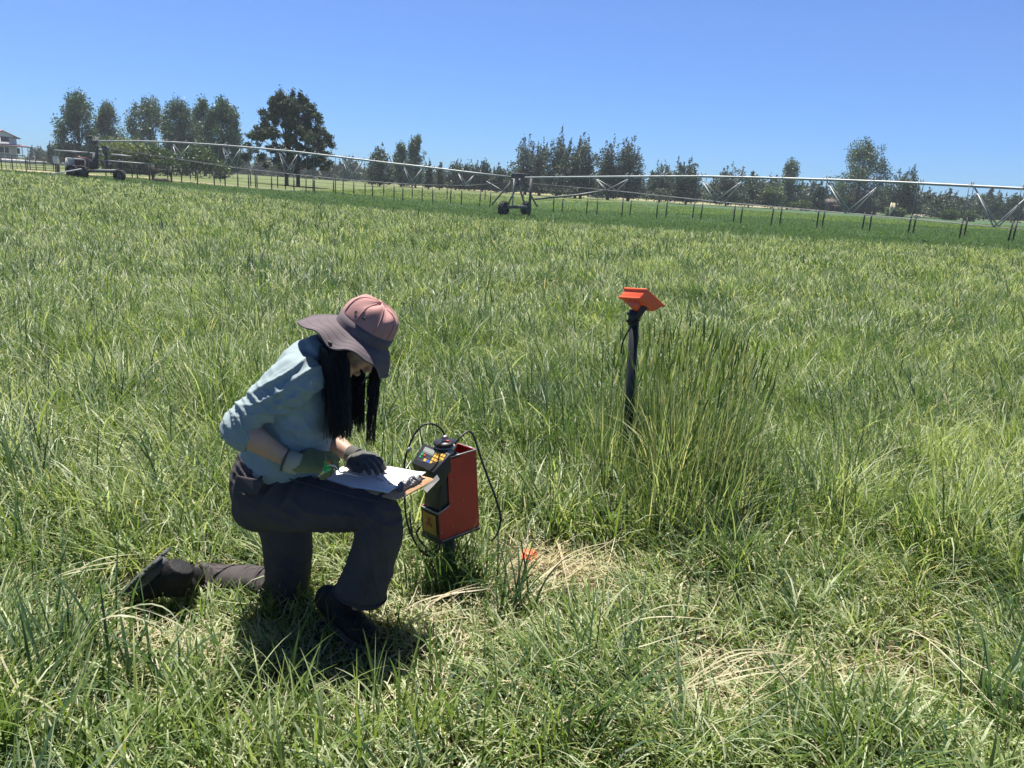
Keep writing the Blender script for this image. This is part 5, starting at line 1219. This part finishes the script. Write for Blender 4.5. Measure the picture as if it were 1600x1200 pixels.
def prism(pts, n_, t, name, mt, parent, bevel=0):
    P = np.array(pts); N = nrm(n_) * t; mb = MB(); k = len(P)
    me = bpy.data.meshes.new(name); off = np.zeros(3); p = parent
    while p is not None: off = off + np.array(p.location); p = p.parent
    V = np.concatenate([P, P - N]) - off
    me.from_pydata([tuple(v) for v in V], [], [tuple(range(k)), tuple(range(2 * k - 1, k - 1, -1))] + [((i + 1) % k, i, i + k, (i + 1) % k + k) for i in range(k)]); me.update()
    o = link(name, me, mt, parent)
    if bevel: md = o.modifiers.new('bevel', 'BEVEL'); md.width = bevel; md.segments = 2; md.limit_method = 'ANGLE'
    return o
fl = .38                                       # height of the low front part; notch reaches .30 of the depth
outl = [(0, 0), (1, 0), (1, 1), (.28, 1), (.28, fl + .03), (0, fl - .03)]
prism([J(0, b, c) for b, c in outl][::-1], Wd, th, 'side_panel', m_redp, ins, .0012)
prism([J(1, b, c) for b, c in outl], -Wd, th, 'side_panel', m_redp, ins, .0012)
prism([J(.02, 1, 0), J(.98, 1, 0), J(.98, 1, 1), J(.02, 1, 1)], Sd, th, 'back_panel', m_redp, ins)
fp = prism([J(.0, .0, 0), J(1, .0, 0), J(1, .0, fl - .03), J(0, .0, fl - .03)], -Sd, .004, 'front_panel', m_blackp, ins, .001)
prism([J(.12, 0, .06) - Sd * .0045, J(.86, 0, .06) - Sd * .0045, J(.86, 0, .31) - Sd * .0045, J(.12, 0, .31) - Sd * .0045], -Sd, .0015, 'warning_label', mat('yellow_label', (.46, .24, .03), .5, noise=.2, nscale=40), fp)
tf_ = MB()
for k in range(3):
    a = k * 2 * PI / 3 + PI / 2; cc = J(.5, 0, .19) - Sd * .0066; pts = [cc + (nrm(-Wd) * math.cos(a + q) * rr + Up * math.sin(a + q) * rr) for q, rr in ((-.5, .006), (-.5, .020), (0, .022), (.5, .020), (.5, .006))]
    tf_.add(pts + [p + Sd * .0012 for p in pts], Q=[(0, 1, 2, 3), (5, 8, 7, 6)], T=[(0, 3, 4)])
tf_.ball(J(.5, 0, .19) - Sd * .0066, .0035, 8); tf_.build('warning_symbol', mat('magenta_brown_ink', (.32, .06, .02), .5), fp)
prism([J(-.02, -.02, -.0), J(1.02, -.02, -.0), J(1.02, 1.02, -.0), J(-.02, 1.02, -.0)], Up, .014, 'base_tray', m_blackp, ins, .002)
tm = MB()
MB().bar(J(0, 0, -.004) - Wd * -.003, J(0, 1, -.004) + Wd * .003, .004).build('edge_trim', m_silver, ins)
tm.bar(J(0, 0, fl - .03), J(0, .28, fl + .03), .005).bar(J(0, 0, fl - .03), J(1, 0, fl - .03), .005)
tm.build('edge_trim', m_silver, ins)
MB().bar(J(0, .28, 1), J(0, 1, 1), .004).bar(J(0, 1, 1), J(1, 1, 1), .004).build('edge_trim', m_silver, ins)
rv = MB()
for b, c in ((.34, .12), (.34, .45), (.34, .72), (.34, .95), (.62, .42), (.95, .10), (.95, .92), (.06, .10)):
    rv.tube([J(0, b, c) + Wd * .0005, J(0, b, c) + Wd * .0022], [.0035, .0022], 10)
rv.build('rivets', m_silver, ins)
# black electronics housing standing inside, with a sloping console
cs = MB(); lo_b, hi_b = .02, .52
cs.hexa([J(.06, .03, .30), J(.94, .03, .30), J(.94, .60, .30), J(.06, .60, .30), J(.06, .22, .98), J(.94, .22, .98), J(.94, .60, .98), J(.06, .60, .98)])
con = cs.build('console_housing', m_blackp, ins, bevel=.003)
# tilted head: quad from the photo
def yof(p): return float(p[1])
q_tl, q_tr, q_br, q_bl = at(662, 692, yof(J(1.02, .22, 1))), at(704, 709, yof(J(-.02, .22, 1))), at(677, 739, yof(J(-.02, -.12, .8))), at(643, 723, yof(J(1.02, -.12, .8)))
nh_ = nrm(np.cross(q_tr - q_br, q_tl - q_tr)); nh_ = nh_ if nh_ @ np.array([0, 0, 1]) > 0 else -nh_
hd_ = MB(); hd_.hexa([q_bl - Up * .075 + Sd * .02, q_br - Up * .075 + Sd * .02, q_tr - Up * .07, q_tl - Up * .07, q_bl, q_br, q_tr, q_tl])
head_ = hd_.build('console_head', m_blackp, ins, bevel=.003)
MB().hexa([J(1.0, .22, .96), J(.0, .22, .96), J(.0, .62, .96), J(1.0, .62, .96), J(1.0, .22, 1.02), J(.0, .22, 1.0), J(.0, .62, 1.0), J(1.0, .62, 1.02)]).build('housing_top', m_blackp, con, bevel=.003)
ex_ = (q_tr - q_tl); ey_ = (q_bl - q_tl)
Gp = lambda u, v, z=.0: q_tl + ex_ * u + ey_ * v + nh_ * z
def pad(u0, u1, v0, v1, z, name, mt, par, t=.0025):
    return prism([Gp(u0, v0, z), Gp(u0, v1, z), Gp(u1, v1, z), Gp(u1, v0, z)], nh_, t, name, mt, par)
pad(.10, .93, .08, .80, .0012, 'keypad_plate', mat('charcoal_plate', (.045, .05, .055), .4), head_)
lcd = pad(.14, .52, .14, .34, .003, 'display', mat('lcd_glass', (.30, .34, .32), .15), head_)
pad(.14, .52, .355, .39, .0022, 'display_legend', m_silver, head_, .001)
mk = mat('yellow_key', (.70, .43, .08), .5); mkg = mat('green_key', (.04, .30, .12), .5); mkb = mat('blue_key', (.04, .12, .55), .5); mkr = mat('red_key', (.5, .05, .03), .5)
for i in range(4):
    for j in range(4):
        u0 = .56 + .09 * i if i else .56; v0 = .14 + .155 * j
        pad(.555 + .092 * i, .555 + .092 * i + .074, v0, v0 + .115, .0038, 'key', mk if not (j == 3 and i == 1) else mkr, head_)
pad(.44, .53, .62, .74, .0038, 'key', mkb, head_); pad(.33, .42, .62, .74, .0038, 'key', mk, head_); pad(.14, .22, .42, .53, .0038, 'key', mkg, head_); pad(.24, .30, .44, .53, .0038, 'key', mkr, head_); pad(.14, .20, .57, .66, .0038, 'key', mkg, head_)
pad(.30, .62, .87, .91, .0008, 'maker_lettering', mat('faint_grey_print', (.12, .13, .14), .5), head_, .0006)
# top cap, clamp and connectors
cpc = J(.42, .42, 1.03); 
cpc = cpc + Up * .014
MB().tube([cpc - Up * .03, cpc + Up * .012], .042, 32).tube([cpc + Up * .012, cpc + Up * .018], [.042, .038], 32).build('top_collar', m_blackp, ins, smooth=False)
MB().tube([cpc + Up * .019, cpc + Up * .027], .047, 32).build('top_disc', m_cable, ins)
MB().tube([cpc + Up * .006, cpc + Up * .010], .044, 32).build('collar_ring', m_silver, ins)
MB().tube([cpc + Up * .027, cpc + Up * .040], .013, 16).tube([cpc + Up * .040, cpc + Up * .052], [.014, .010], 14).build('cable_gland', m_silver, ins, smooth=False)
MB().box(cpc + Up * .031 + Wd * .018, (.012, .008, .008)).build('release_button', mkr, ins, bevel=.001)
cn = J(.12, .38, 1.04); cd = nrm(Sd * .6 + Up * .75 + Wd * .2)
MB().tube([cn - cd * .012, cn + cd * .012], .014, 12).tube([cn + cd * .012, cn + cd * .040], [.0105, .009], 12).tube([cn + cd * .004, cn + cd * .008], .017, 12).build('connector', m_silver, ins, smooth=False)
# carrying bracket in bare metal
br1 = at(688, 741, 2.70); br2 = at(663, 768, 2.665)
pq = [at(683, 742, 2.70), at(687, 749, 2.69), at(667, 770, 2.655), at(661, 764, 2.665)]
prism(pq, np.cross(pq[1] - pq[0], pq[2] - pq[1]), .003, 'bracket', m_silver, ins)
MB().bar(at(642, 722, 2.86), at(628, 744, 2.80), .004, .022, up=(0, -1, .4)).build('bracket', m_silver, ins)
def spl(P, n_=40):
    P = np.array(P); d = np.r_[0, np.cumsum(np.linalg.norm(np.diff(P, axis=0), axis=1))]; t = np.linspace(0, d[-1], n_); out = []
    for q in t:
        i = int(np.clip(np.searchsorted(d, q, 'right') - 1, 0, len(P) - 2)); f_ = (q - d[i]) / (d[i + 1] - d[i]); p0 = P[max(0, i - 1)]; p1, p2 = P[i], P[i + 1]; p3 = P[min(len(P) - 1, i + 2)]
        out.append(.5 * (2 * p1 + (p2 - p0) * f_ + (2 * p0 - 5 * p1 + 4 * p2 - p3) * f_ ** 2 + (3 * p1 - p0 - 3 * p2 + p3) * f_ ** 3))
    return out
def cable(pts, r_=.0042): return MB().tube(spl([at(*p) for p in pts]), r_, 8).build('cable', m_cable, ins, smooth=True)
gl = cpc + Up * .05
MB().tube(spl([gl, gl + Up * .025 + np.array([-.01, 0, 0]), at(680, 664, 2.86), at(665, 662, 2.85), at(650, 675, 2.83), at(638, 700, 2.82), at(632, 725, 2.82), at(632, 770, 2.80), at(636, 815, 2.80), at(650, 850, 2.80), at(668, 868, 2.80), at(684, 862, 2.79), at(688, 846, 2.78)]), .0042, 8).build('cable', m_cable, ins, smooth=True)
MB().tube([at(641, 699, 2.82), at(636, 706, 2.82)], .0075, 10).build('cable_plug', m_silver, ins, smooth=True)
ce = cn + cd * .038
MB().tube(spl([ce, ce + cd * .03, at(731, 674, 2.92), at(740, 681, 2.92), at(751, 715, 2.90), at(762, 745, 2.89), at(775, 780, 2.88), at(782, 808, 2.88), at(778, 832, 2.88), at(768, 845, 2.89)]), .0045, 8).build('cable', m_cable, ins, smooth=True)
cable([(686, 838, 2.77), (678, 866, 2.76), (662, 852, 2.77), (651, 834, 2.80), (656, 824, 2.83)], .004)
cable([(640, 800, 2.84), (645, 838, 2.82), (660, 862, 2.78), (684, 855, 2.78)], .0035)
# access tube and prongs it stands on
bt_ = J(.5, .45, -.04); gzz = gz1(bt_[0], bt_[1]); m_tube = mat('dull_access_tube', (.06, .06, .06), .5, metal=.5)
MB().tube([[bt_[0], bt_[1], gzz - .1], bt_], .025, 16).build('access_tube', m_tube, ins, smooth=True)

# ================================================================== SENSOR POST
m_org = mat('orange_plastic', (.98, .16, .07), .38, noise=.05, nscale=20)
Yp = 4.12; g = at(985, 700, Yp); pb = np.array([at(984, 690, Yp)[0], Yp, gz1(.74, Yp)]); pt_ = at(992, 486, Yp)
post = thing('sensor_post', pb, 'black post carrying a tilted orange sensor box above the tall bunch grass', 'sensor post')
MB().tube([pb - [0, 0, .1], pt_], .026, 18).build('pole', m_blackp, post, smooth=True)
MB().tube([pt_ - [0.003, 0, .075], pt_ + [0, 0, .004]], .031, 18).build('clamp', m_blackp, post, smooth=False)
MB().box(pt_ + [-.034, -.005, -.015], (.016, .03, .012)).box(pt_ + [-.034, -.005, -.055], (.016, .03, .012)).build('clamp_bolt', m_blackp, post, bevel=.001)
MB().bar(pt_ + [.012, -.02, -.03], at(1009, 478, Yp - .03), .03, .03).build('bracket', m_blackp, post, bevel=.003)
MB().tube(spl([at(1000, 500, Yp - .04), at(990, 506, Yp - .04), at(980, 520, Yp - .04), at(973, 535, Yp - .03), at(970, 552, Yp - .03)], 20), .0045, 8).build('cable', m_cable, post, smooth=True)
# orange housing: a shallow box tilted towards the right, with a flanged rear end
A0 = at(1010, 453, Yp - .07); A1 = at(1000, 467, Yp - .07)        # near end: upper and lower corner
lx = nrm(at(1037, 478, Yp - .045) - A0)                            # long slope direction
bx_ = at(976, 450, Yp + .0); wv = (at(977, 451, Yp + .02) - A0)     # across, away to the left
th_ = A1 - A0
L_ = np.linalg.norm(at(1037, 478, Yp - .045) - A0)
def OB(u, v, w2): return A0 + lx * L_ * u + wv * v + th_ * w2
ob = MB().hexa([OB(0, 0, 1), OB(.80, 0, 1), OB(.80, 1, 1), OB(0, 1, 1), OB(0, 0, 0), OB(1, 0, 0), OB(1, 1, 0), OB(0, 1, 0)])
hs_ = ob.build('housing', m_org, post, bevel=.004)
MB().hexa([OB(-.04, -.03, .10), OB(1.04, -.03, .10), OB(1.04, 1.03, .10), OB(-.04, 1.03, .10), OB(-.04, -.03, -.10), OB(1.04, -.03, -.10), OB(1.04, 1.03, -.10), OB(-.04, 1.03, -.10)]).build('lid', m_org, post, bevel=.003)
MB().hexa([OB(-.05, .0, 1.08), OB(.1, .0, 1.08), OB(.1, 1.0, 1.08), OB(-.05, 1.0, 1.08), OB(-.05, 0, .88), OB(.1, 0, .88), OB(.1, 1.0, .88), OB(-.05, 1.0, .88)]).build('flange', m_org, post, bevel=.002)
MB().tube([OB(.16, .42, 1.0), at(997, 484, Yp)], [.034, .024], 16).build('neck', m_org, post, smooth=True)
# small orange cap in the worn patch
cp = atz(827, 872, .03); oc = MB(); oc.tube([[cp[0], cp[1], 0], [cp[0], cp[1], .055]], [.036, .034], 20).tube([[cp[0], cp[1], .055], [cp[0], cp[1], .062]], [.034, .026], 20)
o = oc.build('marker_cap', m_org, smooth=False); props(o, 'small orange cap at ground level in the worn straw patch', 'cap')


# ================================================================== AIR
hz_ = MB().box((10, 140, 30), (620, 360, 76)).data('haze')
mh = bpy.data.materials.new('summer_haze'); mh.use_nodes = True; nh = mh.node_tree; nh.nodes.remove(nh.nodes['Principled BSDF'])
pv = nh.nodes.new('ShaderNodeVolumePrincipled'); pv.inputs['Color'].default_value = (.78, .88, 1.0, 1); pv.inputs['Density'].default_value = .00038; pv.inputs['Anisotropy'].default_value = .2
nh.links.new(pv.outputs[0], nh.nodes['Material Output'].inputs['Volume'])
link('haze', hz_, mh, kind='stuff')
C.cycles.volume_bounces = 0
